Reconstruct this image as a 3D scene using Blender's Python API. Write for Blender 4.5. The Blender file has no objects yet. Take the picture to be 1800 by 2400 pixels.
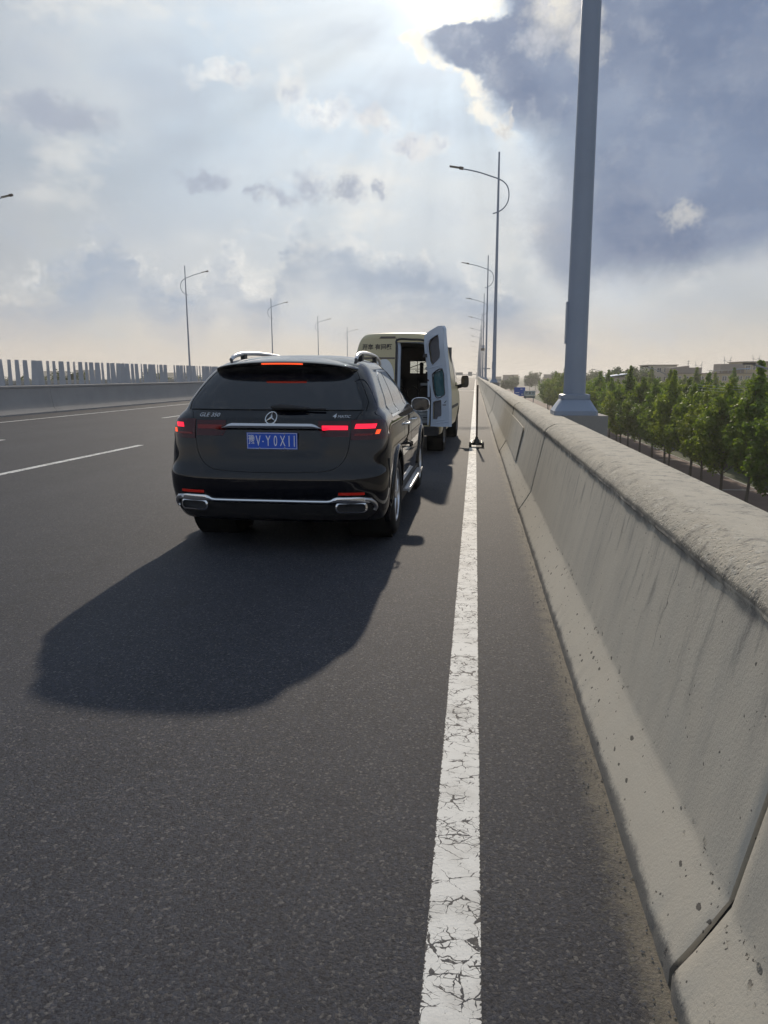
import bpy, bmesh, math, random
import numpy as np
from mathutils import Vector, Matrix, Euler
R = math.radians
sc = bpy.context.scene
C = sc.collection

# ------------------------------------------------------------------ node expression helper
class G:
    """tiny wrapper that builds shader node graphs from expressions"""
    def __init__(s, tree): s.t = tree
    def n(s, typ, **kw):
        nd = s.t.nodes.new(typ)
        for k, v in kw.items(): setattr(nd, k, v)
        return nd
    def put(s, sock, v):
        if isinstance(v, E_): v = v.s
        if isinstance(v, bpy.types.NodeSocket): s.t.links.new(v, sock)
        elif v is not None:
            if hasattr(sock.default_value, '__len__'):
                v = tuple(v) if hasattr(v, '__len__') else (v,)*len(sock.default_value)
                if len(sock.default_value) == 4 and len(v) == 3: v = v + (1.0,)
            sock.default_value = v
    def m(s, op, a, b=None, c=None, clamp=False):
        nd = s.n('ShaderNodeMath', operation=op, use_clamp=clamp)
        s.put(nd.inputs[0], a)
        if b is not None: s.put(nd.inputs[1], b)
        if c is not None: s.put(nd.inputs[2], c)
        return E_(s, nd.outputs[0])
    def vm(s, op, a, b=None, c=None):
        nd = s.n('ShaderNodeVectorMath', operation=op)
        s.put(nd.inputs[0], a)
        if b is not None: s.put(nd.inputs[1], b)
        if c is not None: s.put(nd.inputs[2], c)
        return E_(s, nd.outputs['Value' if op in ('LENGTH', 'DOT_PRODUCT', 'DISTANCE') else 'Vector'])
    def xyz(s, v):
        nd = s.n('ShaderNodeSeparateXYZ'); s.put(nd.inputs[0], v)
        return [E_(s, o) for o in nd.outputs]
    def vec(s, x, y, z):
        nd = s.n('ShaderNodeCombineXYZ')
        for i, v in enumerate((x, y, z)): s.put(nd.inputs[i], v)
        return E_(s, nd.outputs[0])
    def noise(s, v, scale=5, detail=3, rough=.55, out='Fac', dist=0.0):
        nd = s.n('ShaderNodeTexNoise')
        s.put(nd.inputs['Vector'], v); s.put(nd.inputs['Scale'], scale)
        s.put(nd.inputs['Detail'], detail); s.put(nd.inputs['Roughness'], rough); s.put(nd.inputs['Distortion'], dist)
        return E_(s, nd.outputs['Fac' if out == 'Fac' else 'Color'])
    def voro(s, v, scale=5, feature='F1', out='Distance', rnd=1.0):
        nd = s.n('ShaderNodeTexVoronoi', feature=feature)
        s.put(nd.inputs['Vector'], v); s.put(nd.inputs['Scale'], scale); s.put(nd.inputs['Randomness'], rnd)
        return E_(s, nd.outputs[out])
    def step(s, x, a, b, lo=0.0, hi=1.0):
        nd = s.n('ShaderNodeMapRange', interpolation_type='SMOOTHSTEP')
        s.put(nd.inputs[0], x)
        for i, v in enumerate((a, b, lo, hi)): s.put(nd.inputs[i+1], v)
        return E_(s, nd.outputs[0])
    def mix(s, f, a, b, blend='MIX'):
        nd = s.n('ShaderNodeMix', data_type='RGBA', blend_type=blend)
        s.put(nd.inputs[0], f); s.put(nd.inputs[6], a); s.put(nd.inputs[7], b)
        return E_(s, nd.outputs[2])
    def bump(s, h, strength=.3, dist=.01, normal=None):
        nd = s.n('ShaderNodeBump'); s.put(nd.inputs['Height'], h)
        s.put(nd.inputs['Strength'], strength); s.put(nd.inputs['Distance'], dist)
        if normal is not None: s.put(nd.inputs['Normal'], normal)
        return E_(s, nd.outputs[0])
    def coord(s, kind='Object'):
        return E_(s, s.n('ShaderNodeTexCoord').outputs[kind])
    def geo(s, k='Position'):
        return E_(s, s.n('ShaderNodeNewGeometry').outputs[k])
class E_:
    def __init__(s, g, sock): s.g = g; s.s = sock
    def __add__(s, o): return s.g.m('ADD', s, o)
    __radd__ = __add__
    def __sub__(s, o): return s.g.m('SUBTRACT', s, o)
    def __rsub__(s, o): return s.g.m('SUBTRACT', o, s)
    def __mul__(s, o): return s.g.m('MULTIPLY', s, o)
    __rmul__ = __mul__
    def __truediv__(s, o): return s.g.m('DIVIDE', s, o)
    def __pow__(s, o): return s.g.m('POWER', s, o)

# ------------------------------------------------------------------ camera
CAM_H = 1.5311
F_PX, PITCH, YAW, ROLL = 1697.74, 10.663, 7.116, -0.194      # focal in px of a 2400 px high frame, degrees
cam = bpy.data.cameras.new('camera'); camo = bpy.data.objects.new('camera', cam); C.objects.link(camo)
cam.sensor_fit = 'VERTICAL'; cam.sensor_height = 36; cam.lens = F_PX/2400*36
cam.clip_start = .05; cam.clip_end = 20000
camo.matrix_world = (Matrix.Translation((0, 0, CAM_H)) @ Matrix.Rotation(R(YAW), 4, 'Z')
                     @ Matrix.Rotation(R(90-PITCH), 4, 'X') @ Matrix.Rotation(R(ROLL), 4, 'Z'))
sc.camera = camo

# ------------------------------------------------------------------ sun, sky, exposure
SUN_AZ, SUN_EL = -2.6, 25.6                                     # degrees, azimuth from +Y towards +X
sd = Vector((math.sin(R(SUN_AZ))*math.cos(R(SUN_EL)), math.cos(R(SUN_AZ))*math.cos(R(SUN_EL)), math.sin(R(SUN_EL))))
sun = bpy.data.lights.new('sun', 'SUN'); sun.energy = 2.6; sun.angle = R(.9); sun.color = (1, .87, .70)
suno = bpy.data.objects.new('sun', sun); C.objects.link(suno)
suno.rotation_euler = sd.to_track_quat('Z', 'Y').to_euler(); suno.location = (0, 0, 60)

def build_sky():
    w = bpy.data.worlds.new('World'); sc.world = w; w.use_nodes = True
    t = w.node_tree; t.nodes.clear(); g = G(t)
    d = g.vm('NORMALIZE', g.coord('Generated'))
    x, y, z = g.xyz(d)
    az = g.m('ARCTAN2', x, y)*57.29578
    el = g.m('ARCSINE', z)*57.29578
    gam = g.m('ARCCOSINE', g.m('MINIMUM', g.vm('DOT_PRODUCT', d, tuple(sd)), .99999))*57.29578
    wn = g.noise(d, 11, 3, .55, 'Color'); wf = g.noise(d, 40, 6, .66, 'Color')     # billows, in direction space
    P = g.vec(az, el, 0)
    off = g.vm('MULTIPLY_ADD', wn, (7, 5, 0), (-3.5, -2.5, 0))
    off2 = g.vm('MULTIPLY_ADD', wf, (3.4, 3.0, 0), (-1.7, -1.5, 0))
    def warp(a, b): return g.vm('ADD', P, g.vm('ADD', g.vm('MULTIPLY', off, (a, a, 0)), g.vm('MULTIPLY', off2, (b, b, 0))))
    def field(ells, pv):
        f = None
        for a, e, ra, re in ells:
            l = g.vm('LENGTH', g.vm('MULTIPLY_ADD', pv, (1/ra, 1/re, 0), (-a/ra, -e/re, 0)))
            f = l if f is None else g.m('MINIMUM', f, l)
        return 1 - f
    def curve(v, pts, x0, x1, y0, y1):
        nd = g.n('ShaderNodeFloatCurve'); c = nd.mapping.curves[0]; pts = sorted(pts)
        q = [((a-x0)/(x1-x0), (b-y0)/(y1-y0)) for a, b in pts]
        c.points[0].location = q[0]; c.points[1].location = q[-1]
        for p in q[1:-1]: c.points.new(*p)
        for p in c.points: p.handle_type = 'VECTOR'
        nd.mapping.update(); g.put(nd.inputs['Value'], (v - x0)*(1/(x1-x0)))
        return E_(g, nd.outputs[0])*(y1-y0) + y0
    n2 = g.noise(g.vm('MULTIPLY', d, (1, 1, 2.2)), 3.0, 3, .5)
    n3 = g.noise(d, 26, 7, .66)
    n4 = g.noise(g.vm('MULTIPLY', d, (1, 1, 1.9)), 7, 5, .60)
    # hazy veil: bright round the sun, duller and bluer away from it, warm at the horizon
    near = g.step(gam, 40, 7)
    base = g.mix(near, (.250, .312, .400), (.560, .665, .765))
    base = g.mix(g.step(gam, 135, 55), (.36, .43, .53), base)
    nis = g.n('ShaderNodeTexSky', sky_type='NISHITA', sun_disc=False, sun_elevation=R(SUN_EL), sun_rotation=R(SUN_AZ), dust_density=3.0)
    base = g.mix(.15, base, g.vm('MINIMUM', g.vm('MULTIPLY', nis.outputs[0], (.06, .06, .06)), (.7, .7, .7)))
    base = g.mix(g.step(el, 18, 3)*.55, base, g.mix(near, (.46, .475, .495), (.665, .640, .590)))
    base = g.mix(g.step(n2, .42, .66)*g.step(gam, 46, 15)*.42, base, (.745, .735, .705))
    base = g.mix(g.step(n4, .50, .70)*.42, base, (.43, .485, .57))
    base = g.mix(g.step(n4, .48, .30)*g.step(gam, 52, 18)*.55, base, (.79, .775, .735))
    # cumulus banks left and centre: crisp tops, bases lost in haze
    q = warp(.30, .95); qa, qe, _ = g.xyz(q)
    BT = [(-40, 5.0), (-34.08, 5.81), (-32.6, 6.64), (-30.64, 7.58), (-28.98, 8.03), (-27.99, 9.14), (-26.56, 9.98), (-25.48, 9.83), (-24.8, 8.23), (-22.82, 6.56), (-20.98, 7.09), (-20.08, 8.56), (-19.21, 9.44), (-17.91, 8.71), (-17.12, 7.18), (-15.38, 8.02),
          (-14.45, 10.7), (-12.88, 11.57), (-11.01, 10.88), (-9.63, 10.89), (-8.42, 9.61), (-6.86, 8.96), (-4.59, 8.69), (-2.49, 7.71), (-0.74, 7.19), (1.0, 6.67), (6, 4)]
    s1 = curve(qa, BT, -40, 6, 0, 16) - qe
    brk = g.step(n4, .36, .60)
    s1 = s1 + (n3-.5)*1.8 + (brk-.6)*1.2
    dk = g.step(s1, -.1, 2.2)*g.step(s1, 7.0, 2.0)*(brk*.55+.45)
    rim = g.step(s1, -.9, .3)*g.step(s1, 1.8, .3)*g.step(n3, .46, .64)
    col = g.mix(rim*.5, base, (.79, .78, .755))
    col = g.mix(dk*.95, col, (.335, .395, .490))
    # small dark puffs
    Cc = field([(-15.0, 12.9, 1.5, .75), (-12.4, 13.4, 1.6, 1.3), (-9.6, 13.2, 1.3, .95), (-7.3, 13.4, .7, .8), (-4.6, 16.0, 1.7, .75), (-8.0, 17.6, 1.1, .8), (-16.6, 12.8, .8, .55), (-20.2, 13.8, 2.2, .7), (-29.5, 16.9, 4, 1.2)], warp(.30, 1.0)) + (n3-.5)*1.6
    col = g.mix(g.step(Cc, -.25, .85)*.85, col, (.355, .395, .48))
    # white puffs with shaded hearts
    Wf = field([(-13.6, 19.5, 1.3, 1.7), (-11.4, 18.2, 2.4, .9), (-18.3, 20.1, 3.0, .8), (-7.8, 17.5, 2.2, .8), (-4.4, 16.0, 2.6, .9)], warp(.30, 1.0)) + (n3-.5)*1.7
    col = g.mix(g.step(Wf, -.20, .70)*.62, col, g.mix(g.step(n3, .44, .66)*g.step(Wf, .05, .6), (.86, .85, .82), (.52, .55, .62)))
    # sun glow in the veil, shafts fanning out from it
    ang = g.m('ARCTAN2', el-SUN_EL, az-SUN_AZ)*57.29578
    rayn = g.noise(g.vec(ang*.06, 0, 3.3), 1.0, 2, .6)
    glow = g.m('EXPONENT', gam*-.50)*1.2 + g.m('EXPONENT', gam*-.16)*.17
    lit = g.mix(1.0, col, g.vm('MULTIPLY', g.vec(glow, glow, glow), (1.0, .98, .93)), 'ADD')
    rr = 1.0 + (rayn-.5)*.46*g.step(gam, 42, 12)*g.step(gam, 2, 8)
    lit = g.mix(1.0, lit, g.vec(rr, rr, rr), 'MULTIPLY')
    # the large dark cloud to the right of the sun, its upper arm reaching in front of it
    v = warp(.06, .42); va, ve, _ = g.xyz(v)
    AL = [(5.0, 4.5), (6.45, 3.23), (8.1, 2.67), (9.71, 2.22), (11.27, 2.57), (12.78, 3.03), (14.88, 2.73), (16.57, 2.47), (17.48, 1.23), (18.13, 0.31), (19.25, 0.02), (20.19, -0.59), (20.61, -1.66), (21.02, -3.16), (21.73, -4.16), (22.47, -4.9), (22.91, -4.17), (23.28, -1.22), (23.69, 0.56), (24.37, 0.61), (25.81, 0.56), (30, 2)]
    AB = [(-2, 9.5), (1.62, 9.09), (3.01, 8.25), (5.08, 6.67), (6.8, 5.54), (8.41, 6.24), (9.69, 6.64), (12.22, 6.73), (15.26, 6.95), (18.15, 7.39), (19.78, 7.69), (30, 8.5), (45, 7)]
    dl = va - curve(ve, AL, 5, 30, -6, 6)
    db = ve - curve(va, AB, -2, 45, 0, 20)
    dl = dl + (n3-.5)*2.6 + (n4-.5)*1.4 + .4
    lo = g.step(el, 19, 15.5)
    Ad = (g.step(dl, 0, g.step(el, 20, 15, 2.0, 3.6))*(1-lo*.45) + g.step(dl, .5, 9.0)*lo*.45)*g.step(db + (n3-.5)*1.6, -.8, 2.0)*g.step(el, 44, 28)*g.step(az, 70, 34)
    band = g.step(g.m('ABSOLUTE', ang+33), 16, 2)*g.step(gam, 4, 10)*g.step(gam, 42, 14)
    acol = g.mix(band*.62 + (rayn-.45)*.8, (.150, .198, .310), (.330, .400, .525))
    acol = g.mix(g.step(n4, .42, .64)*.50, acol, (.245, .285, .375))
    acol = g.mix(g.step(n2*.5+n4*.5, .52, .42)*.45, acol, (.130, .172, .275))
    acol = g.mix(g.step(n3, .47, .70)*g.step(gam, 20, 6, .25, .75), acol, (.35, .38, .45))
    ag = g.m('EXPONENT', gam*-.22)*.26
    acol = g.mix(1.0, acol, g.vec(ag, ag, ag*.97), 'ADD')
    col = g.mix(Ad*.97, lit, acol)
    rim = g.step(dl, -.8, .1)*g.step(dl, 1.5, .4)*g.step(gam, 14, 4)*g.step(n3, .33, .52)*g.step(el, 14, 17)
    col = g.mix(rim*.95, col, (1.05, .97, .82))
    # cream cloud beside it
    K = field([(5.0, 23.6, 2.9, 2.9), (7.2, 22.0, 2.0, 1.9), (1.9, 17.2, .6, 1.1), (14.4, 10.7, 1.5, .9)], warp(.16, 1.1)) + (n3-.5)*1.2
    col = g.mix(g.step(K, -.10, 1.0)*.88, col, g.mix(g.step(gam, 15, 4), (.50, .505, .51), g.mix(g.step(n3, .42, .62), (.93, .88, .77), (.66, .66, .68))))
    # low haze over the horizon
    col = g.mix(g.step(el + (n4-.5)*4, 5.8, .6)*.80, col, (.665, .590, .500))
    bg = g.n('ShaderNodeBackground'); g.put(bg.inputs[0], g.vm('MULTIPLY', col, (10, 10, 10))); bg.inputs[1].default_value = .1
    o = g.n('ShaderNodeOutputWorld'); t.links.new(bg.outputs[0], o.inputs[0])
build_sky()
sc.render.engine = 'CYCLES'
sc.view_settings.view_transform = 'Standard'; sc.view_settings.look = 'None'
sc.view_settings.exposure = 0.15; sc.view_settings.gamma = 1.0; sc.view_settings.use_curve_mapping = False
sc.cycles.use_denoising = True
sc.cycles.use_adaptive_sampling = True; sc.cycles.adaptive_threshold = .02; sc.cycles.adaptive_min_samples = 12
sc.cycles.max_bounces = 8; sc.cycles.transparent_max_bounces = 8
sc.cycles.sample_clamp_indirect = 6

# ------------------------------------------------------------------ materials
M = {}
def mat(name, col=(.5, .5, .5), rough=.5, metal=0.0, spec=.5, coat=0.0, emit=None, estr=0.0, coat_r=.03):
    m = bpy.data.materials.new(name); m.use_nodes = True
    b = m.node_tree.nodes['Principled BSDF']
    b.inputs['Base Color'].default_value = (*col, 1); b.inputs['Roughness'].default_value = rough
    b.inputs['Metallic'].default_value = metal; b.inputs['Specular IOR Level'].default_value = spec
    b.inputs['Coat Weight'].default_value = coat; b.inputs['Coat Roughness'].default_value = coat_r
    if emit: b.inputs['Emission Color'].default_value = (*emit, 1); b.inputs['Emission Strength'].default_value = estr
    M[name] = m
    return m, G(m.node_tree), b
def wear(name, col, rough, amt=.12, scale=6, metal=0.0, spec=.5, coat=0.0, bump=0.0, bscale=60, kind='Object'):
    """plain colour broken up by noise in colour and roughness"""
    m, g, b = mat(name, col, rough, metal, spec, coat)
    p = g.coord(kind); n = g.noise(p, scale, 5, .6); n2 = g.noise(p, scale*7, 3, .6)
    f = n*.7 + n2*.3
    g.put(b.inputs['Base Color'], g.mix(f, tuple(c*(1-amt*1.6) for c in col), tuple(min(1, c*(1+amt*1.6)) for c in col)))
    g.put(b.inputs['Roughness'], g.step(n2, .2, .8, max(.02, rough-.08), min(1, rough+.1)))
    if bump: g.put(b.inputs['Normal'], g.bump(g.noise(p, bscale, 4, .6), bump, .01))
    return m

def asphalt_color(g, p):
    """colour and height of worn asphalt, p in metres"""
    big = g.noise(p, .35, 4, .55); mid = g.noise(p, 3.0, 4, .6); fine = g.noise(p, 170, 3, .7)
    pw = g.vm('ADD', p, g.vm('MULTIPLY_ADD', g.noise(p, 60, 2, .6, 'Color'), (.016, .016, 0), (-.008, -.008, 0)))
    cr, cg, cb = g.xyz(g.voro(pw, 118, 'F1', 'Color')); cd = g.voro(pw, 118, 'F1', 'Distance')
    gr = g.noise(p, 75, 4, .75); c2 = g.xyz(g.voro(p, 230, 'F1', 'Color'))[0]
    k = .46 + big*.34 + mid*.26
    c = g.mix(cb, (.051, .052, .063), (.068, .074, .098))
    c = g.mix(g.step(cr, .80, .99)*.75, c, (.195, .185, .180))
    c = g.mix(g.step(cg, .40, .10)*.5, c, (.038, .036, .041))
    c = g.mix(g.step(c2, .80, 1.0)*.35, c, (.16, .15, .145))
    c = g.mix(g.step(gr, .52, .34)*.75, c, (.026, .025, .029))
    tr = g.noise(g.vm('MULTIPLY', p, (1.1, .06, 1)), 1.0, 3, .5)
    kk = k*(.78 + tr*.44)
    c = g.mix(1.0, c, g.vec(kk, kk, kk), 'MULTIPLY')
    blot = g.step(g.noise(p, .8, 5, .65), .60, .72)
    c = g.mix(blot*.28, c, (.036, .035, .038))
    h = g.m('SUBTRACT', 1.0, cd)*.35 + fine*.5 + gr*.9 + cr*.2
    return c, h
def mk_asphalt():
    m, g, b = mat('asphalt', rough=.8, spec=.25)
    p = g.geo()
    c, h = asphalt_color(g, p)
    x, y, z = g.xyz(p)
    # pale dust gathered along the foot of the parapet
    dn = g.noise(p, 9, 5, .65); dn2 = g.noise(p, 60, 3, .6)
    dust = g.step(x + (dn-.5)*.16 + (dn2-.5)*.08, .40, .53)
    c = g.mix(dust*.8, c, g.mix(dn2, (.16, .135, .10), (.28, .25, .20)))
    moss = g.step(x + (dn-.5)*.3, .36, .50)*g.step(dn2, .45, .7)
    c = g.mix(moss*.25, c, (.05, .06, .025))
    g.put(b.inputs['Base Color'], c)
    g.put(b.inputs['Roughness'], g.step(h, .2, 1.1, .95, .75))
    g.put(b.inputs['Normal'], g.bump(h, .6, .005))
mk_asphalt()
def mk_paint():
    m, g, b = mat('road_paint', rough=.7, spec=.35)
    p = g.geo(); ca, h = asphalt_color(g, p)
    wv = g.vm('MULTIPLY_ADD', g.noise(p, 14, 3, .6, 'Color'), (.05, .05, 0), (-.025, -.025, 0))
    q = g.vm('MULTIPLY', g.vm('ADD', p, wv), (1, 1.5, 1))
    e1 = g.voro(q, 12, 'DISTANCE_TO_EDGE'); e2 = g.voro(q, 34, 'DISTANCE_TO_EDGE')
    dens = g.noise(p, 2.1, 3, .6); d2 = g.noise(p, 13, 4, .65)
    w1 = g.step(dens, .30, .75, .012, .034)*g.step(d2, .40, .64, .0, 1.9)
    cr = g.m('LESS_THAN', e1, w1)
    cr2 = g.m('LESS_THAN', e2, g.step(dens*.4 + d2*.6, .47, .70, 0, .085))
    chip = g.step(g.noise(p, 60, 4, .65), .655, .69)*g.step(dens, .4, .6)
    ob = g.coord('UV'); u, v, _ = g.xyz(ob)          # u runs 0..1 across the stripe
    edge = g.m('MINIMUM', u, 1-u)*.15 + (g.noise(p, 70, 3, .7)-.5)*.026 + (g.noise(p, 9, 3, .6)-.5)*.010
    ragged = g.m('LESS_THAN', edge, .0015)
    f = g.m('MAXIMUM', g.m('MAXIMUM', cr, cr2), g.m('MAXIMUM', chip, ragged))
    fine = g.noise(p, 180, 3, .7); dirt = g.noise(p, 5, 4, .6)
    white = g.mix(fine, (.68, .67, .645), (.84, .83, .80))
    white = g.mix(g.step(dirt, .42, .72)*.45, white, (.40, .38, .35))
    g.put(b.inputs['Base Color'], g.mix(f, white, ca))
    g.put(b.inputs['Normal'], g.bump(h*.5 + (1-f)*.8, .5, .004))
mk_paint()
def mk_concrete():
    m, g, b = mat('concrete', rough=.85, spec=.3)
    p = g.geo(); x, y, z = g.xyz(p)
    big = g.noise(p, 1.1, 5, .6); mid = g.noise(p, 7, 5, .62); fine = g.noise(p, 95, 4, .7)
    c = g.mix(big, (.49, .442, .365), (.60, .545, .450))
    c = g.mix(g.step(mid, .35, .7)*.35, c, (.56, .52, .44))
    # rain streaks running down the face below the coping
    st = g.noise(g.vm('MULTIPLY', p, (1, 1, .10)), 13, 4, .65)
    st2 = g.noise(g.vm('MULTIPLY', p, (1, 1, .05)), 3.5, 3, .6)
    low = g.step(z + (st-.5)*.7, .45, .92)
    c = g.mix(g.step(st, .50, .72)*low*.72, c, (.19, .18, .165))
    c = g.mix(g.step(st2, .45, .75)*.30*g.step(z, .2, .4), c, (.30, .285, .26))
    # grime line below the coping
    lip = g.step(z, .83, .893)*g.step(z, .93, .90)*g.step(mid, .25, .6)
    c = g.mix(lip*.8, c, (.14, .13, .12))
    # pits and chips on the toe
    pv = g.vm('MULTIPLY_ADD', g.noise(p, 45, 2, .5, 'Color'), (.02, .02, .02), p)
    pd = g.voro(g.vm('MULTIPLY', pv, (1, .55, 1)), 26, 'F1'); pc = g.xyz(g.voro(g.vm('MULTIPLY', pv, (1, .55, 1)), 26, 'F1', 'Color'))[0]
    pit = g.m('LESS_THAN', pd, g.step(pc, .42, 1.0, 0.0, .25))*g.step(z + (mid-.5)*.12, .30, .22)
    pd2 = g.voro(pv, 60, 'F1'); pc2 = g.xyz(g.voro(pv, 60, 'F1', 'Color'))[1]
    pit2 = g.m('LESS_THAN', pd2, g.step(pc2, .9, 1.0, 0.0, .26))
    chn = g.noise(g.vm('MULTIPLY', pv, (1, .7, 1)), 34, 5, .7); wear_ = g.noise(p, 2.3, 3, .6)
    chip = g.step(chn + g.step(wear_, .45, .7)*.10, .66, .70)*g.m('MAXIMUM', g.step(g.m('ABSOLUTE', z-.245), .045, .012), g.step(z, .14, .07)*g.step(z, .0, .04))
    pits = g.m('MAXIMUM', g.m('MAXIMUM', pit, pit2), chip)
    c = g.mix(pits*.85, c, (.065, .06, .055))
    # darker grey band on the very foot
    foot = g.step(z + (mid-.5)*.05 + (fine-.5)*.04, .075, .045)
    c = g.mix(foot*.8, c, (.105, .103, .103))
    # flaking coping
    top = g.step(z, .905, .93)
    fl = g.noise(g.vm('MULTIPLY', p, (1, .8, 1.6)), 22, 6, .7); fl2 = g.noise(p, 55, 5, .7)
    c = g.mix(top*g.step(fl, .53, .66)*g.step(x, .95, .86, .3, .8), c, (.66, .62, .54))
    c = g.mix(top*g.step(fl2, .58, .70)*g.step(x, .95, .86, .3, .85), c, (.17, .155, .13))
    wob = (g.noise(p, 3.5, 3, .6)-.5)*.16 + (g.noise(p, 30, 3, .6)-.5)*.012
    ck = None
    for yk, z0, z1 in ((6.62, .1, .9), (4.1, .35, .62), (13.1, .1, .9), (2.75, .5, .88), (17.2, .1, .9)):
        q_ = g.m('LESS_THAN', g.m('ABSOLUTE', y + wob - yk), .0022)*g.step(z, z0-.02, z0+.03)*g.step(z, z1+.02, z1-.03)
        ck = q_ if ck is None else g.m('MAXIMUM', ck, q_)
    c = g.mix(ck*g.step(mid, .3, .5)*.7, c, (.09, .085, .08))
    g.put(b.inputs['Base Color'], c)
    pn = g.voro(pv, 48, 'F1')
    nose = top*g.step(x, .93, .86)
    hgt = fine*.15 + mid*.2 - pits*1.2 + nose*(fl*.9 + fl2*1.3 - g.step(pn, .38, .10)*1.1) + top*(fine*.6 + fl2*.25)
    g.put(b.inputs['Normal'], g.bump(hgt, .75, .014))
mk_concrete()
wear('median_concrete', (.30, .29, .285), .85, .16, 1.3, bump=.25, bscale=30)
wear('joint', (.010, .010, .010), .95, .3, 20)
wear('lamp_steel', (.27, .31, .39), .42, .10, 2.2, .25)
wear('plinth_concrete', (.30, .28, .26), .85, .15, 5, bump=.3)
wear('board_grey', (.44, .45, .48), .6, .10, 2)
wear('panel_white', (.50, .50, .49), .6, .10, 3)
m, g, b = mat('car_paint', (.0025, .003, .006), .35, 0, .0, 1.0, coat_r=.010); b.inputs['Coat IOR'].default_value = 1.55
m, g, b = mat('car_glass', (.006, .007, .011), .02, 0, .5); b.inputs['IOR'].default_value = 1.75
mat('gloss_black', (.006, .006, .007), .10, 0, .5)
wear('trim_black', (.016, .016, .018), .55, .2, 12)
mat('chrome', (.80, .81, .83), .12, 1.0)
mat('satin_silver', (.62, .63, .66), .30, 1.0)
wear('rubber', (.020, .020, .021), .8, .25, 15, bump=.2, bscale=40)
mat('dark_well', (.006, .006, .006), .9)
mat('lens_red', (.050, .004, .008), .06, 0, .5)
mat('lit_red', (.6, .01, .02), .3, emit=(1.0, .012, .045), estr=1.25)
mat('lit_red_dim', (.09, .006, .008), .3, emit=(1.0, .05, .03), estr=.025)
mat('lit_orange', (.6, .1, .02), .3, emit=(1.0, .075, .015), estr=1.1)
mat('reflector_red', (.30, .012, .010), .25, emit=(1, .05, .02), estr=.06)
mat('plate_blue', (.020, .095, .56), .35, 0, .4)
mat('plate_white', (.78, .80, .84), .4)
wear('rim_grey', (.20, .20, .21), .3, .2, 10, .8)
wear('wrap_beige', (.52, .45, .27), .38, .06, 3, coat=.2)
wear('van_white', (.66, .68, .70), .35, .05, 3, coat=.3)
wear('door_inner', (.52, .59, .70), .42, .08, 4, coat=.2)
wear('van_inside', (.11, .11, .125), .8, .25, 5)
wear('van_dark', (.030, .030, .036), .6, .2, 5)
mat('text_dark', (.05, .04, .03), .5)
m, g, b = mat('van_glass', (.75, .88, .86), .04, 0, .5); b.inputs['Transmission Weight'].default_value = .9; b.inputs['IOR'].default_value = 1.05
mat('teal_glass', (.055, .135, .150), .06, 0, .6)
wear('tool_grey', (.33, .36, .38), .55, .12, 5)
wear('tool_brown', (.10, .075, .060), .5, .2, 9)
wear('cast_iron', (.018, .018, .020), .55, .3, 20)
def mk_leaf(name, c1, c2, tr):
    m, g, b = mat(name, c1, .55, 0, .3)
    p = g.geo(); oi = E_(g, g.n('ShaderNodeObjectInfo').outputs['Random'])
    n = g.noise(p, 1.3, 3, .6); n2 = g.noise(p, 6, 2, .6)
    c = g.mix(g.step(n*.6 + n2*.4, .35, .65), c1, c2)
    k = .82 + oi*.30
    c = g.mix(1.0, c, g.vec(k, k, k), 'MULTIPLY')
    hue = g.m('FRACT', oi*7.3)
    c = g.mix(1.0, c, g.mix(hue, (.66, .84, .95), (1.06, 1.0, .85)), 'MULTIPLY')
    g.put(b.inputs['Base Color'], c)
    t = g.n('ShaderNodeBsdfTranslucent'); g.put(t.inputs[0], g.mix(1.0, c, tr, 'MULTIPLY'))
    mx = g.n('ShaderNodeMixShader'); mx.inputs[0].default_value = .42
    o = [n for n in m.node_tree.nodes if n.type == 'OUTPUT_MATERIAL'][0]
    m.node_tree.links.new(b.outputs[0], mx.inputs[1]); m.node_tree.links.new(t.outputs[0], mx.inputs[2]); m.node_tree.links.new(mx.outputs[0], o.inputs[0])
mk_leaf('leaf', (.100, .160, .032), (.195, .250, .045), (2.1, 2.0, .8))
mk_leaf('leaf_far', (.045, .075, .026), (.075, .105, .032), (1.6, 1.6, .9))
wear('bark', (.10, .085, .07), .9, .3, 12, bump=.5, bscale=30)
wear('paving_red', (.20, .135, .115), .85, .18, .8, kind='Object')
wear('kerb_pale', (.42, .40, .37), .85, .12, 3)
wear('grass_ground', (.055, .075, .026), .95, .45, .35)
wear('field', (.075, .085, .045), .95, .4, .02)
wear('lower_asphalt', (.075, .072, .07), .85, .15, .5)
wear('wall_yellow', (.40, .32, .19), .85, .08, .3)
wear('wall_cream', (.44, .39, .31), .85, .08, .3)
wear('wall_grey', (.20, .17, .15), .85, .12, .3)
mat('window_glass', (.05, .06, .08), .12, 0, .6)
wear('window_frame', (.55, .54, .52), .6, .1, 2)
wear('roof_blue', (.16, .30, .52), .5, .1, .5)
wear('roof_dark', (.12, .10, .09), .7, .15, .5)
mat('sign_blue', (.015, .09, .46), .4)
mat('sign_pale', (.42, .46, .46), .5)
mat('sign_white', (.78, .79, .80), .4)
wear('sign_dark', (.10, .13, .14), .6, .1, 2)
wear('mast_grey', (.30, .31, .33), .5, .1, 2)
mat('wire', (.55, .55, .55), .5)

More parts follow.
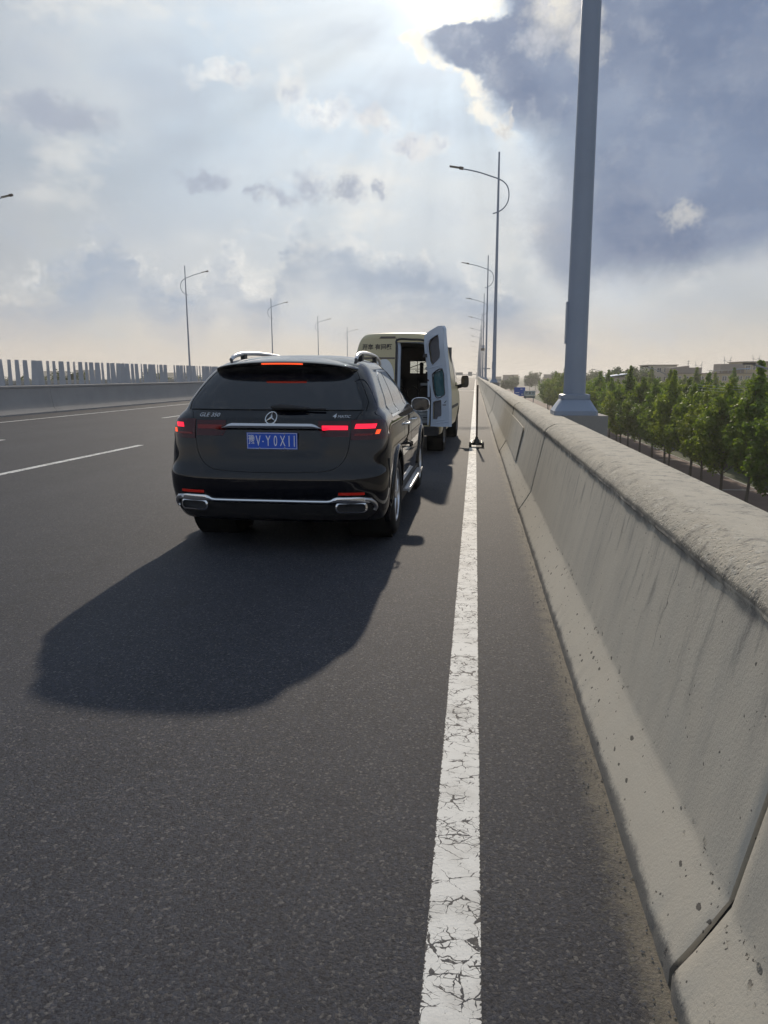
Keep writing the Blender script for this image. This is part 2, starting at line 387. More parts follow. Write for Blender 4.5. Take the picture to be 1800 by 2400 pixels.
# ------------------------------------------------------------------ object helpers
class MB:
    """collects faces; build() links ONE mesh object"""
    def __init__(s): s.v = []; s.f = []; s.uv = None
    def add(s, vs, fs):
        o = len(s.v); s.v += [tuple(v) for v in vs]; s.f += [tuple(i+o for i in f) for f in fs]; return s
    def box(s, a, b, rot=None, at=(0, 0, 0)):
        (x0, y0, z0), (x1, y1, z1) = a, b
        vs = [Vector(p) for p in ((x0,y0,z0),(x1,y0,z0),(x1,y1,z0),(x0,y1,z0),(x0,y0,z1),(x1,y0,z1),(x1,y1,z1),(x0,y1,z1))]
        if rot is not None: vs = [rot @ v for v in vs]
        at = Vector(at); vs = [v+at for v in vs]
        return s.add(vs, [(0,3,2,1),(4,5,6,7),(0,1,5,4),(1,2,6,5),(2,3,7,6),(3,0,4,7)])
    def tube(s, pts, rad, n=8, cap=True, sx=1.0):
        pts = [Vector(p) for p in pts]; k = len(pts)
        rad = list(rad) if hasattr(rad, '__len__') else [rad]*k
        o = len(s.v); up = None
        for i, p in enumerate(pts):
            t = (pts[min(i+1, k-1)]-pts[max(i-1, 0)]).normalized()
            if up is None:
                up = Vector((0, 0, 1)) if abs(t.z) < .9 else Vector((0, 1, 0))
            a = t.cross(up).normalized(); up = a.cross(t).normalized()
            for j in range(n):
                q = 2*math.pi*(j+.5)/n
                s.v.append(tuple(p + (a*math.cos(q)*sx + up*math.sin(q))*rad[i]))
        for i in range(k-1):
            for j in range(n):
                s.f.append((o+i*n+j, o+i*n+(j+1) % n, o+(i+1)*n+(j+1) % n, o+(i+1)*n+j))
        if cap: s.f.append(tuple(o+j for j in range(n))[::-1]); s.f.append(tuple(o+(k-1)*n+j for j in range(n)))
        return s
    def lathe(s, prof, n=32, axis='Z', at=(0, 0, 0)):
        """prof: list of (r, h)"""
        o = len(s.v); k = len(prof)
        for r, h in prof:
            for j in range(n):
                a = 2*math.pi*j/n; p = (r*math.cos(a), r*math.sin(a), h)
                if axis == 'X': p = (h, r*math.cos(a), r*math.sin(a))
                if axis == 'Y': p = (r*math.cos(a), h, r*math.sin(a))
                s.v.append((p[0]+at[0], p[1]+at[1], p[2]+at[2]))
        for i in range(k-1):
            for j in range(n):
                s.f.append((o+i*n+j, o+i*n+(j+1) % n, o+(i+1)*n+(j+1) % n, o+(i+1)*n+j))
        return s
    def prism(s, poly, a, b, axis='Y'):
        """polygon (u,v) extruded from a to b along axis; Y: (x,z)  X: (y,z)  Z: (x,y)"""
        def P(u, v, w): return {'Y': (u, w, v), 'X': (w, u, v), 'Z': (u, v, w)}[axis]
        n = len(poly); vs = [P(u, v, a) for u, v in poly]+[P(u, v, b) for u, v in poly]
        fs = [tuple(range(n)), tuple(range(2*n-1, n-1, -1))]+[(i, i+n, (i+1) % n+n, (i+1) % n) for i in range(n)]
        return s.add(vs, fs)
    def grid(s, rows, close=False):
        o = len(s.v); n = len(rows[0])
        for r in rows: s.v += [tuple(p) for p in r]
        for i in range(len(rows)-1):
            for j in range(n if close else n-1):
                s.f.append((o+i*n+j, o+i*n+(j+1) % n, o+(i+1)*n+(j+1) % n, o+(i+1)*n+j))
        return s
    def mesh(s, name, mats, smooth=None):
        me = bpy.data.meshes.new(name); me.from_pydata(s.v, [], s.f)
        for mm in (mats if isinstance(mats, (list, tuple)) else [mats]): me.materials.append(M[mm])
        if smooth is not None:
            bm = bmesh.new(); bm.from_mesh(me); bmesh.ops.recalc_face_normals(bm, faces=bm.faces); bm.to_mesh(me); bm.free()
            if smooth > 0:
                for p in me.polygons: p.use_smooth = True
                me.set_sharp_from_angle(angle=R(smooth))
        me.update()
        return me
    def build(s, name, mats, parent=None, smooth=0):
        return link(name, s.mesh(name, mats, smooth), parent)
def link(name, me, parent=None):
    o = bpy.data.objects.new(name, me); C.objects.link(o)
    if parent: o.parent = parent
    return o
def tag(o, label, cat=None, group=None, kind=None):
    if label: o['label'] = label
    if cat: o['category'] = cat
    if group: o['group'] = group
    if kind: o['kind'] = kind
    return o
def empty(name, loc, label, cat, group=None, rz=0, ry=0):
    o = bpy.data.objects.new(name, None); C.objects.link(o); o.location = loc; o.rotation_euler = (0, ry, rz)
    o.empty_display_size = .2
    return tag(o, label, cat, group)
def struct(o, label=None):
    o['kind'] = 'structure'
    if label: o['label'] = label
    return o
def copy_tree(o, parent=None):
    c = o.copy(); C.objects.link(c); c.parent = parent
    for ch in list(o.children): copy_tree(ch, c)
    return c
ORD = ['', 'first', 'second', 'third', 'fourth', 'fifth', 'sixth', 'seventh', 'eighth', 'ninth', 'tenth', 'eleventh', 'twelfth', 'thirteenth', 'fourteenth', 'fifteenth',
       'sixteenth', 'seventeenth', 'eighteenth', 'nineteenth']
def ordinal(n):
    if n < 20: return ORD[n]
    t = ['', '', 'twent', 'thirt', 'fort', 'fift', 'sixt', 'sevent', 'eight', 'ninet'][n//10]
    return t+'ieth' if n % 10 == 0 else t+'y-'+ORD[n % 10]
def pchip(xs, ys):
    xs = np.array(xs, float); ys = np.array(ys, float); h = np.diff(xs); d = np.diff(ys)/h
    m = np.zeros(len(xs)); m[0] = d[0]; m[-1] = d[-1]
    for i in range(1, len(xs)-1):
        if d[i-1]*d[i] > 0:
            w1 = 2*h[i]+h[i-1]; w2 = h[i]+2*h[i-1]; m[i] = (w1+w2)/(w1/d[i-1]+w2/d[i])
    def f(x):
        x = min(max(x, xs[0]), xs[-1]); i = min(int(np.searchsorted(xs, x, 'right'))-1, len(h)-1)
        t = (x-xs[i])/h[i]
        return float((2*t**3-3*t**2+1)*ys[i]+(t**3-2*t**2+t)*h[i]*m[i]+(-2*t**3+3*t**2)*ys[i+1]+(t**3-t**2)*h[i]*m[i+1])
    return f
def text_mesh(body, size, mats, depth=.002, name='lettering', align='CENTER', shear=0.0, xs=1.0, wt=0.0):
    cu = bpy.data.curves.new('t', 'FONT'); cu.body = body; cu.size = size; cu.align_x = align; cu.align_y = 'CENTER'
    cu.extrude = depth; cu.shear = shear; cu.resolution_u = 4; cu.offset = wt
    o = bpy.data.objects.new('t', cu); C.objects.link(o)
    bpy.context.view_layer.update()
    dg = bpy.context.evaluated_depsgraph_get()
    me = bpy.data.meshes.new_from_object(o.evaluated_get(dg)); me.name = name
    bpy.data.objects.remove(o); bpy.data.curves.remove(cu)
    me.materials.clear(); me.materials.append(M[mats])
    for v in me.vertices: v.co.x *= xs
    return me
def face_back(me):
    """text lies in local XY facing +Z: stand it up so it faces -Y (towards the camera)"""
    for v in me.vertices: v.co = Vector((v.co.x, -v.co.z, v.co.y))
    return me

CF = .0054
def gz(x): return -CF*x
#@@STRUCT
# ------------------------------------------------------------------ ground, deck, carriageway
GROUND = -6.5
def drop(y): return 0.0 if y < 300 else -((y-300)**2)/8400
YS = [-14, 0, 10, 20, 40, 80, 150, 240, 300]+list(range(320, 781, 20))
def strip(name, x0, x1, dz, m, ys=YS, thick=0.0, uv=False):
    mb = MB(); mb.grid([[(x0, y, gz(x0)+drop(y)+dz), (x1, y, gz(x1)+drop(y)+dz)] for y in ys])
    if thick:
        mb = MB(); mb.grid([[(x0, y, gz(x0)+drop(y)+dz), (x1, y, gz(x1)+drop(y)+dz), (x1, y, gz(x1)+drop(y)+dz-thick), (x0, y, gz(x0)+drop(y)+dz-thick)] for y in ys], close=True)
    me = mb.mesh(name, m)
    if uv:
        l = me.uv_layers.new(name='UVMap')
        for p in me.polygons:
            for li in p.loop_indices:
                v = me.vertices[me.loops[li].vertex_index].co
                l.data[li].uv = ((v.x-x0)/(x1-x0), v.y)
    return link(name, me)
mb = MB(); mb.grid([[(x, y, GROUND) for x in (-2500, -400, 0, 400, 2500)] for y in (-150, 0, 300, 1000, 3100)])
struct(mb.build('ground', 'field'))
struct(strip('bridge_deck', -18.0, 1.15, -.10, 'plinth_concrete', thick=1.2))
struct(strip('bridge_deck', -42.0, -18.6, -.10, 'plinth_concrete', thick=1.2))
struct(strip('carriageway', -17.95, 1.10, 0, 'asphalt'))
struct(strip('carriageway', -41.0, -18.7, 0, 'asphalt'))
# painted lines: solid edges and 6 m dashes with 9 m gaps
def marking(x, y0, y1, w=.15):
    ys = [y0]+[v for v in YS if y0 < v < y1]+[y1]
    return struct(strip('lane_marking', x-w/2, x+w/2, .004, 'road_paint', ys, uv=True))
marking(-.03, -14, 760)
marking(-15.19, -14, 760)
for x, y0 in ((-3.82, 10.2), (-7.30, 9.2), (-11.11, 10.0)):
    for k in range(-1, 26):
        marking(x, y0+15*k, y0+15*k+6)
# pale concrete strip of an expansion joint across the road, far ahead
mb = MB(); mb.grid([[(-15.1, y, gz(-15.1)+.005), (-.11, y, gz(0)+.005)] for y in (72.8, 73.9)]); struct(mb.build('joint_strip', 'kerb_pale'))
mb = MB(); mb.grid([[(-15.1, y, gz(-15.1)+.005), (-.11, y, gz(0)+.005)] for y in (74.4, 75.6)]); struct(mb.build('joint_strip', 'kerb_pale'))
# land below the bridge on the right: verge, paved walk, kerbs, side road
def flat(name, x0, x1, z, m, y0=-20, y1=640):
    mb = MB(); mb.grid([[(x0, y, z), (x1, y, z)] for y in (y0, 60, 140, 300, y1)]); return struct(mb.build(name, m))
flat('grass_verge', 6, 12.6, GROUND+.02, 'grass_ground')
flat('pavement', 12.75, 19.6, GROUND+.10, 'paving_red')
flat('grass_verge', 19.75, 24.6, GROUND+.06, 'grass_ground')
flat('pavement', 24.75, 27.6, GROUND+.10, 'paving_red')
flat('side_road', 27.8, 38, GROUND+.02, 'lower_asphalt')
for x in (12.6, 19.6, 24.6, 27.6):
    mb = MB(); mb.box((x, -20, GROUND-.1), (x+.15, 640, GROUND+.14)); struct(mb.build('kerb', 'kerb_pale'))
for y in (36, 52.5, 71, 96):
    mb = MB(); mb.grid([[(12.9, y, GROUND+.104), (19.5, y, GROUND+.104)], [(12.9, y+.35, GROUND+.104), (19.5, y+.35, GROUND+.104)]]); struct(mb.build('paving_band', 'kerb_pale'))

# ------------------------------------------------------------------ parapet on the right (F shaped concrete barrier)
rnd = random.Random(5)
SEG = 6.49; J0 = 1.66
PROF = [(.515, -.06), (.515, .045), (.523, .060), (.56, .118), (.60, .182), (.634, .237), (.6415, .252), (.6455, .268), (.672, .40), (.705, .55), (.738, .70), (.770, .855),
        (.776, .886), (.769, .897), (.770, .912), (.776, .930), (.787, .948), (.803, .964), (.824, .978), (.849, .990), (.878, .999), (.905, 1.0035), (.97, 1.004), (1.08, 1.002), (1.145, 1.0),
        (1.155, .99), (1.155, .5), (1.155, -1.0)]
def hash3(x, y, z): return math.sin(x*127.1+y*311.7+z*74.7)*43758.5453 % 1.0
def vnoise(x, y, z):
    xi, yi, zi = math.floor(x), math.floor(y), math.floor(z); fx, fy, fz = x-xi, y-yi, z-zi
    fx, fy, fz = [t*t*(3-2*t) for t in (fx, fy, fz)]; r = 0
    for a in (0, 1):
        for b_ in (0, 1):
            for c in (0, 1):
                r += hash3(xi+a, yi+b_, zi+c)*(fx if a else 1-fx)*(fy if b_ else 1-fy)*(fz if c else 1-fz)
    return r-.5
def segment_mesh(y0, y1, dy, rough, prof):
    """one cast length of barrier; rough knocks the coping about"""
    n = max(2, int((y1-y0)/dy)); rows = []
    for i in range(n+1):
        y = y0+(y1-y0)*i/n; row = []
        ch = min(i, n-i)/n*(y1-y0)      # distance from the joint: chipped arris
        for k, (x, z) in enumerate(prof):
            if rough and 12 <= k <= 22:
                a = .0030 if k < 20 else .0006
                d = vnoise(y*9, x*30, z*30)*a*2 + vnoise(y*26, x*60, z*60)*a*1.2 + vnoise(y*2.2, 3, 7)*.003
                x -= d*(1 if k < 18 else .4); z += d*.8*(0 if k < 14 else 1)
            if rough and k in (3, 4, 5, 6, 7, 8, 9, 10):
                x += vnoise(y*1.7, z*2, 1)*.003
            if rough and k in (6, 7): x += vnoise(y*14, 2, 9)*.003
            if rough and k in (1, 2): x += max(0, vnoise(y*16, 5, 3))*.010 + vnoise(y*3, 5, 3)*.004
            if rough and ch < .02: x += .004*(.3+hash3(k, round(y0), 1)); z -= .003*hash3(k, 2, round(y1)) if k > 11 else 0
            row.append((x, y, z))
        rows.append(row)
    mb = MB(); mb.grid(rows)
    k = len(prof)
    mb.f.append(tuple(range(k))); mb.f.append(tuple(range(n*k+k-1, n*k-1, -1)))
    return mb.mesh('barrier_segment', 'concrete', 40)
par = empty('concrete_barrier', (.8, 0, 0), 'pale weathered concrete parapet with a flaking rounded top along the right edge', 'barrier')
low = [PROF[i] for i in (0, 1, 2, 5, 7, 11, 12, 14, 16, 18, 20, 24, 25, 27)]
far_me = segment_mesh(.013, SEG-.013, 3, False, low)
for i in range(-2, 106):
    y0 = J0+SEG*i
    if i < 4:
        me = segment_mesh(.013, SEG-.013, .022 if i in (-1, 0) else .04 if i == 1 else .08, True, PROF)
        # the noise must differ from one length to the next
    else: me = far_me
    o = link('barrier_segment', me, par); o.location = (-.8+[0, -.008, -.020, -.010, -.018, -.006][i % 6 if i >= 0 else 0]*(1 if i >= 0 else 0), y0, drop(y0)+.0015*(i % 3))
    if i >= -1 and i < 30:
        j = MB(); j.prism([(.545, -.05), (.545, .05), (.665, .27), (.795, .86), (.84, .955), (.90, .975), (1.13, .975), (1.13, -.5)], -.02, .02); jo = j.build('joint_filler', 'joint', par, 0); jo.location = (-.8, y0, 0)
# long sheet fixed over the wall face beyond the second joint, its near end standing off
mb = MB(); rows = []
for i in range(16):
    y = 11.0+7.6*i/15; k = .014+.012*max(0, 1-(y-11.0)/1.6)
    rows.append([(.640-k, y, .270), (.742-k, y, .765), (.754-k, y, .765), (.652-k, y, .270)])
mb.grid(rows, close=True); mb.f.append((0, 1, 2, 3)); mb.f.append((63, 62, 61, 60))
tag(mb.build('cover_sheet', 'concrete', None, 0), 'thin pale sheet on the right parapet face, near end standing off', 'sheet')

# grit swept against the foot of the wall
mb = MB(); gr = random.Random(9)
for _ in range(900):
    y = gr.uniform(1.3, 14)**1.0; x = .512-abs(gr.gauss(0, .045)); s = gr.uniform(.0015, .0050)*(1.5 if gr.random() < .06 else 1)
    a = gr.uniform(0, 6.28); vs = [(x+s*math.cos(a+k*2.09)*gr.uniform(.7, 1.2), y+s*math.sin(a+k*2.09)*gr.uniform(.7, 1.2), .0005) for k in range(3)]+[(x, y, s*gr.uniform(.7, 1.2))]
    mb.add(vs, [(0, 1, 3), (1, 2, 3), (2, 0, 3)])
tag(mb.build('grit', 'plinth_concrete'), 'loose pale grit along the foot of the right parapet', None, None, 'stuff')

# ------------------------------------------------------------------ median barrier on the left with anti-glare boards
def wall_prof(x, s):
    """F shape facing +X when s=1"""
    z = gz(x)
    return [(x+s*.44, z-.06), (x+s*.44, z+.06), (x+s*.31, z+.25), (x+s*.21, z+1.00), (x+s*.235, z+1.02), (x+s*.235, z+1.085), (x+s*.20, z+1.105), (x-s*.22, z+1.105), (x-s*.22, z-.6)]
med = empty('median_barrier', (-17.4, 0, 0), 'grey concrete median barrier below the anti-glare boards on the left', 'barrier')
mb = MB(); pr = wall_prof(0, 1); L = 14.7
pr = [(x, z+gz(-17.4)) for x, z in pr]
mb.grid([[(x, y, z) for x, z in pr] for y in (.008, L/2, L-.008)])
k = len(pr); mb.f.append(tuple(range(k))); mb.f.append(tuple(range(3*k-1, 2*k-1, -1)))
mme = mb.mesh('barrier_segment', 'median_concrete', 30)
for i in range(-2, 40):
    y0 = 28.0+L*i
    o = link('barrier_segment', mme, med); o.location = (0, y0, drop(y0))
    j = MB(); j.box((-.2, -.01, -.05), (.18, .01, 1.07)); jo = j.build('joint_filler', 'joint', med); jo.location = (0, y0, drop(y0)+gz(-17.4))
# small drain box on its face
mb = MB(); mb.box((.235, -.12, .78), (.262, .12, .98)); mb.build('junction_box', 'wall_grey', med).location = (0, 46.5, .05)
opp = empty('concrete_barrier', (-40.6, 0, 0), 'concrete parapet at the far edge of the opposite carriageway, glimpsed between boards', 'barrier')
for i in range(-2, 50):
    o = link('barrier_segment', far_me, opp); o.location = (1.1, 12.98*i, gz(-40)+drop(12.98*i)); o.scale = (1, 2, 1)
    if i == -2: pass
def board_mesh():
    mb = MB(); h = .96; wb, wt, t = .132, .100, .012
    mb.add([(-wb, -t, 0), (wb, -t, 0), (wb, t, 0), (-wb, t, 0), (-wt, -t, h-.01), (wt, -t, h-.01), (wt, t, h-.01), (-wt, t, h-.01), (-wt+.012, -t, h), (wt-.012, -t, h), (wt-.012, t, h), (-wt+.012, t, h)],
           [(0, 3, 2, 1), (0, 1, 5, 4), (1, 2, 6, 5), (2, 3, 7, 6), (3, 0, 4, 7), (4, 5, 9, 8), (5, 6, 10, 9), (6, 7, 11, 10), (7, 4, 8, 11), (8, 9, 10, 11)])
    return mb.mesh('anti_glare_board', 'board_grey')
bme = board_mesh()
foot = MB().box((-.17, -.05, 0), (.17, .05, .012)).mesh('foot_plate', 'mast_grey')
ys = [y for y in np.arange(23.34, 39.9, .50)]+[y for y in np.arange(41.15, 54, .50)]
vis = 0; outn = 0
for y in ys:
    y = float(y)+rnd.uniform(-.04, .04)
    if 24.4 < y < 47.5:
        vis += 1; lab = '%s grey anti-glare board from the left edge of the photo on the median barrier' % ordinal(vis)
    elif y <= 24.4: outn = outn+1; lab = '%s grey anti-glare board on the median barrier just outside the left edge' % ordinal(outn)
    else: vis += 1; lab = '%s grey anti-glare board counted from the left edge, hidden behind the black car' % ordinal(vis)
    o = empty('anti_glare_board', (-17.4, y, 1.105+gz(-17.4)), lab, 'anti-glare board', 'anti-glare boards along the median barrier', rz=R(rnd.choice([30, 78, 88, 20, 96, 60, -14])+rnd.uniform(-9, 9)))
    o.rotation_euler.y = R(rnd.uniform(-1.5, 1.5)); o.rotation_euler.x = R(rnd.uniform(-1.5, 1.5))
    link('board', bme, o).location.z = .012; link('foot_plate', foot, o)

# ------------------------------------------------------------------ street lamps
def lamp_parts(par, s):
    """s=+1: arm reaches towards -X (right row); origin at the foot of the base cover"""
    H = 15.75
    def sq(hw, ch, z): return [(-hw+ch, -hw, z), (hw-ch, -hw, z), (hw, -hw+ch, z), (hw, hw-ch, z), (hw-ch, hw, z), (-hw+ch, hw, z), (-hw, hw-ch, z), (-hw, -hw+ch, z)]
    mb = MB(); mb.grid([sq(.285, .035, 0), sq(.285, .035, .055), sq(.278, .04, .062), sq(.19, .05, .205), sq(.178, .05, .215)], close=True)
    b = mb.build('base_cover', 'lamp_steel', par, 30)
    mb = MB(); mb.grid([sq(.19, .04, .21), sq(.19, .04, .265), sq(.18, .04, .272), sq(.14, .04, .274)], close=True); mb.build('collar', 'lamp_steel', b, 30)
    mb = MB(); mb.tube([(0, 0, .2), (0, 0, 5), (0, 0, 10), (0, 0, H)], [.146, .118, .092, .060], 28); mb.build('pole', 'lamp_steel', par, 40)
    mb = MB(); rows = []
    for z in (.94, 1.5):
        rows.append([(-s*.137*math.cos(R(a)), .137*math.sin(R(a)), z) for a in (-118, -112, -98, -90, -80)]+[])
    mb = MB(); mb.box((-.156, -.05, .94), (-.10, .05, 1.48)); mb.build('hatch', 'lamp_steel', par)
    pts = []
    for i in range(19):                           # bow behind the pole
        a = R(-50+190*i/18); pts.append((s*(.15+.95*math.cos(a)-.62+.3), 0, 12.75+1.15*math.sin(a)))
    bow = [(s*-.35, 0, 11.72), (s*.0, 0, 11.82), (s*.38, 0, 12.05), (s*.66, 0, 12.45), (s*.74, 0, 12.95), (s*.64, 0, 13.45), (s*.38, 0, 13.78), (s*0, 0, 14.0)]
    arm = [(s*-.6, 0, 14.22), (s*-1.3, 0, 14.46), (s*-2.0, 0, 14.64), (s*-2.45, 0, 14.73)]
    mb = MB(); mb.tube(smooth_path([Vector(p) for p in bow+arm], 4), .042, 8); mb.build('arm', 'lamp_steel', par, 60)
    mb = MB(); rot = Matrix.Rotation(s*R(10), 4, 'Y'); c = Vector((s*-2.95, 0, 14.86))
    mb.box((-.48, -.14, -.035), (.48, .14, .035), rot, c); mb.box((.22, -.10, -.09), (.50, .10, .075), rot, c)
    hd = mb.build('lamp_head', 'roof_dark', par, 0)
    mb = MB(); mb.box((-.42, -.11, -.045), (.18, .11, -.036), rot, c); mb.build('lens', 'panel_white', hd, 0)
def smooth_path(p, n):
    out = []
    for i in range(len(p)-1):
        a, b_, c, d = p[max(i-1, 0)], p[i], p[i+1], p[min(i+2, len(p)-1)]
        for k in range(n):
            t = k/n; out.append(.5*((2*b_)+(c-a)*t+(2*a-5*b_+4*c-d)*t*t+(3*b_-a-3*c+d)*t**3))
    out.append(p[-1]); return out
def plinth(par):
    mb = MB(); mb.box((-.172, -.36, -1.6), (.40, .36, -.002)); mb.build('plinth', 'plinth_concrete', par)
SP = 44.4; LX = 1.333
proto = empty('street_lamp', (LX, 10.19, 1.004), 'nearest street lamp, thick grey pole cut off by the top edge', 'street lamp', 'street lamps along the right parapet')
lamp_parts(proto, 1); plinth(proto)
for i in range(1, 15):
    o = copy_tree(proto); y = 10.19+SP*i; o.location = (LX, y, 1.004+drop(y))
    o['label'] = '%s street lamp from the camera in the row along the right parapet' % ordinal(i+1)
lproto = None
for i in range(-1, 12):
    y = 103.1+SP*i
    lab = ('street lamp whose head just shows at the left edge of the photo' if i < 0 else
           '%s street lamp from the left in the row across the opposite carriageway' % ordinal(i+1))
    if lproto is None:
        lproto = empty('street_lamp', (-41.25, y, 1.2), lab, 'street lamp', 'street lamps beyond the opposite carriageway'); lamp_parts(lproto, -1)
        mb = MB(); mb.box((-.40, -.36, -1.6), (.36, .36, -.002)); mb.build('plinth', 'plinth_concrete', lproto)
    else:
        o = copy_tree(lproto); o.location = (-41.25, y, 1.2+drop(y)); o['label'] = lab
#@@CAR
# ------------------------------------------------------------------ black SUV
class Shell:
    """car body as stacked plan outlines: rear y R(z), front y F(z), half width w(z), superellipse corners"""
    def __init__(s, Rz, Fz, Wz, Lr, nr, Lf, nf, rec=None, ztop=None):
        s.R = pchip(*zip(*Rz)); s.F = pchip(*zip(*Fz)); s.W = pchip(*zip(*Wz))
        s.Lr = pchip(*zip(*Lr)); s.nr = pchip(*zip(*nr)); s.Lf = Lf; s.nf = nf; s.rec = rec
    def rear(s, x, z, off=0.0):
        w, n, L = s.W(z), s.nr(z), s.Lr(z); u = min(abs(x)/w, .9999)
        y = s.R(z)+L*(1-(1-u**n)**(1/n))
        if s.rec: y += s.rec(x, z)
        return Vector((x, y-off, z))
    def at(s, t, z, side=1, off=0.0):
        """t 0..1 runs from the rear centre line round the corner, 1..2 along the side, 2..3 round the nose"""
        w, n, L = s.W(z), s.nr(z), s.Lr(z); r = s.R(z); f = s.F(z); Lf = min(s.Lf, (f-r)*.4); L = min(L, (f-r)*.5)
        if t <= 1:
            a = t*math.pi/2; x = w*math.sin(a)**(2/n); y = r+L*(1-math.cos(a)**(2/n))
            if s.rec: y += s.rec(x, z)
        elif t <= 2: x = w; y = r+L+(f-Lf-r-L)*(t-1)
        else:
            a = (3-t)*math.pi/2; x = w*math.sin(a)**(2/s.nf); y = f-Lf*(1-math.cos(a)**(2/s.nf))
        return Vector((x*side, y, z))
    def tx(s, x, z):
        u = min(abs(x)/s.W(z), .9999); return math.asin(u**(s.nr(z)/2))/(math.pi/2)
    def side(s, y, z):
        w, n, L = s.W(z), s.nr(z), s.Lr(z); r = s.R(z); f = s.F(z)
        if y < r+L: q = max(0, 1-(y-r)/L); return w*max(0, 1-q**n)**(1/n)
        if y > f-s.Lf: q = min(1, 1-(f-y)/s.Lf); return w*max(0, 1-q**s.nf)**(1/s.nf)
        return w
    def side_y_t(s, y, z):
        """t for a point on the rear corner at distance y"""
        n, L, r = s.nr(z), s.Lr(z), s.R(z)
        if y >= r+L: return 1+(y-r-L)/max(.01, s.F(z)-s.Lf-r-L)
        q = max(0, 1-(y-r)/L); return math.acos(min(1, q**(n/2)))/(math.pi/2)
def offset_grid(pts, off, thick, mb):
    """grid of Vectors on a surface -> sheet pushed out along its own normals, with a skirt"""
    nr, nc = len(pts), len(pts[0]); out = []
    for i in range(nr):
        row = []
        for j in range(nc):
            du = pts[i][min(j+1, nc-1)]-pts[i][max(j-1, 0)]; dv = pts[min(i+1, nr-1)][j]-pts[max(i-1, 0)][j]
            n = du.cross(dv)
            n = n.normalized() if n.length > 1e-9 else Vector((0, -1, 0))
            row.append(n)
        out.append(row)
    flip = 1.0
    c = out[nr//2][nc//2]; p = pts[nr//2][nc//2]
    if c.dot(Vector((p.x, p.y-2.4, .15*(p.z-.9)))) < 0: flip = -1.0
    top = [[pts[i][j]+out[i][j]*flip*off for j in range(nc)] for i in range(nr)]
    bot = [[pts[i][j]+out[i][j]*flip*(off-thick) for j in range(nc)] for i in range(nr)]
    mb.grid(top)
    loop = [(0, j) for j in range(nc)]+[(i, nc-1) for i in range(1, nr)]+[(nr-1, j) for j in range(nc-2, -1, -1)]+[(i, 0) for i in range(nr-2, 0, -1)]
    a = [top[i][j] for i, j in loop]; b = [bot[i][j] for i, j in loop]
    mb.grid([a, b], close=True)
    return mb
def sm(x, a, b):
    t = min(1, max(0, (x-a)/(b-a))); return t*t*(3-2*t)
def car_rec(x, z):
    ax = abs(x)
    r = .030*(1-sm(ax, .36+.09*(z-.86)/.22, .41+.09*(z-.86)/.22))*sm(z, .845, .885)*(1-sm(z, 1.070, 1.095))      # number plate niche
    r += .012*sm(ax, .70, .76)*0
    return r
SUV = Shell(
    Rz=[(.20, .24), (.27, .14), (.34, .075), (.42, .040), (.50, .015), (.58, .0), (.66, .0), (.705, .008), (.735, .035), (.77, .058), (.84, .070), (.95, .080), (1.04, .092), (1.10, .105), (1.15, .125), (1.20, .185), (1.235, .225),
        (1.30, .285), (1.40, .385), (1.50, .490), (1.56, .560), (1.61, .63), (1.65, .72), (1.685, .90), (1.71, 1.12), (1.728, 1.42), (1.735, 1.7)],
    Fz=[(.20, 4.6), (.3, 4.82), (.5, 4.90), (.75, 4.92), (.88, 4.88), (.97, 4.70), (1.03, 4.35), (1.08, 3.95), (1.13, 3.62), (1.2, 3.48), (1.3, 3.30), (1.4, 3.10), (1.5, 2.88), (1.58, 2.68), (1.64, 2.50), (1.685, 2.38), (1.71, 2.28), (1.735, 2.0)],
    Wz=[(.20, .86), (.27, .92), (.36, .955), (.50, .975), (.70, .985), (.85, .985), (.97, .978), (1.05, .968), (1.10, .958), (1.15, .942), (1.19, .920), (1.235, .880), (1.30, .858), (1.40, .815), (1.50, .765), (1.56, .733), (1.61, .70), (1.65, .655), (1.685, .58), (1.71, .46), (1.728, .27), (1.735, .12)],
    Lr=[(.20, .50), (.5, .56), (.75, .56), (1.0, .58), (1.15, .56), (1.3, .46), (1.5, .46), (1.65, .52), (1.735, .3)],
    nr=[(.20, 3.4), (.5, 4.0), (.8, 4.2), (1.05, 4.2), (1.2, 4.8), (1.4, 5.0), (1.6, 4.2), (1.735, 2.3)], Lf=.75, nf=3.2, rec=car_rec)
CARX, CARY = -1.712, 5.885
car = empty('parked_car', (CARX, CARY, gz(CARX)), 'black mid-size SUV with lit brake lights stopped on the hard shoulder', 'car', ry=math.atan(CF))
def suv_body():
    zs = [.285, .30, .32, .345, .37]+[.39+.022*i for i in range(14)]+[.705, .72, .735, .75, .77]+[.79+.0215*i for i in range(20)]+[1.22, 1.235, 1.26, 1.29]+[1.32+.035*i for i in range(7)]+[1.56, 1.585, 1.61, 1.63, 1.65, 1.668, 1.685, 1.698, 1.71, 1.72, 1.728, 1.7325, 1.735]
    ts = [i/44 for i in range(44)]+[1+i/40 for i in range(40)]+[2+i/14 for i in range(15)]
    rows = []
    for z in zs:
        half = [SUV.at(t, z) for t in ts]
        row = [Vector((-p.x, p.y, p.z)) for p in half[::-1][:-1]]+half[:-1]
        rows.append(row)
    mb = MB(); mb.grid(rows, close=True)
    n = len(rows[0]); mb.f.append(tuple((len(zs)-1)*n+j for j in range(n)))
    # wheel openings
    keep = []
    for f in mb.f:
        c = sum((Vector(mb.v[i]) for i in f), Vector())/len(f)
        if abs(c.x) > .62 and any((c.y-wy)**2+(c.z-.40)**2 < .435**2 for wy in WHEELS): continue
        keep.append(f)
    mb.f = keep
    return mb.build('body', 'car_paint', car, 45)
WHEELS = (1.055, 4.045)
body = suv_body()
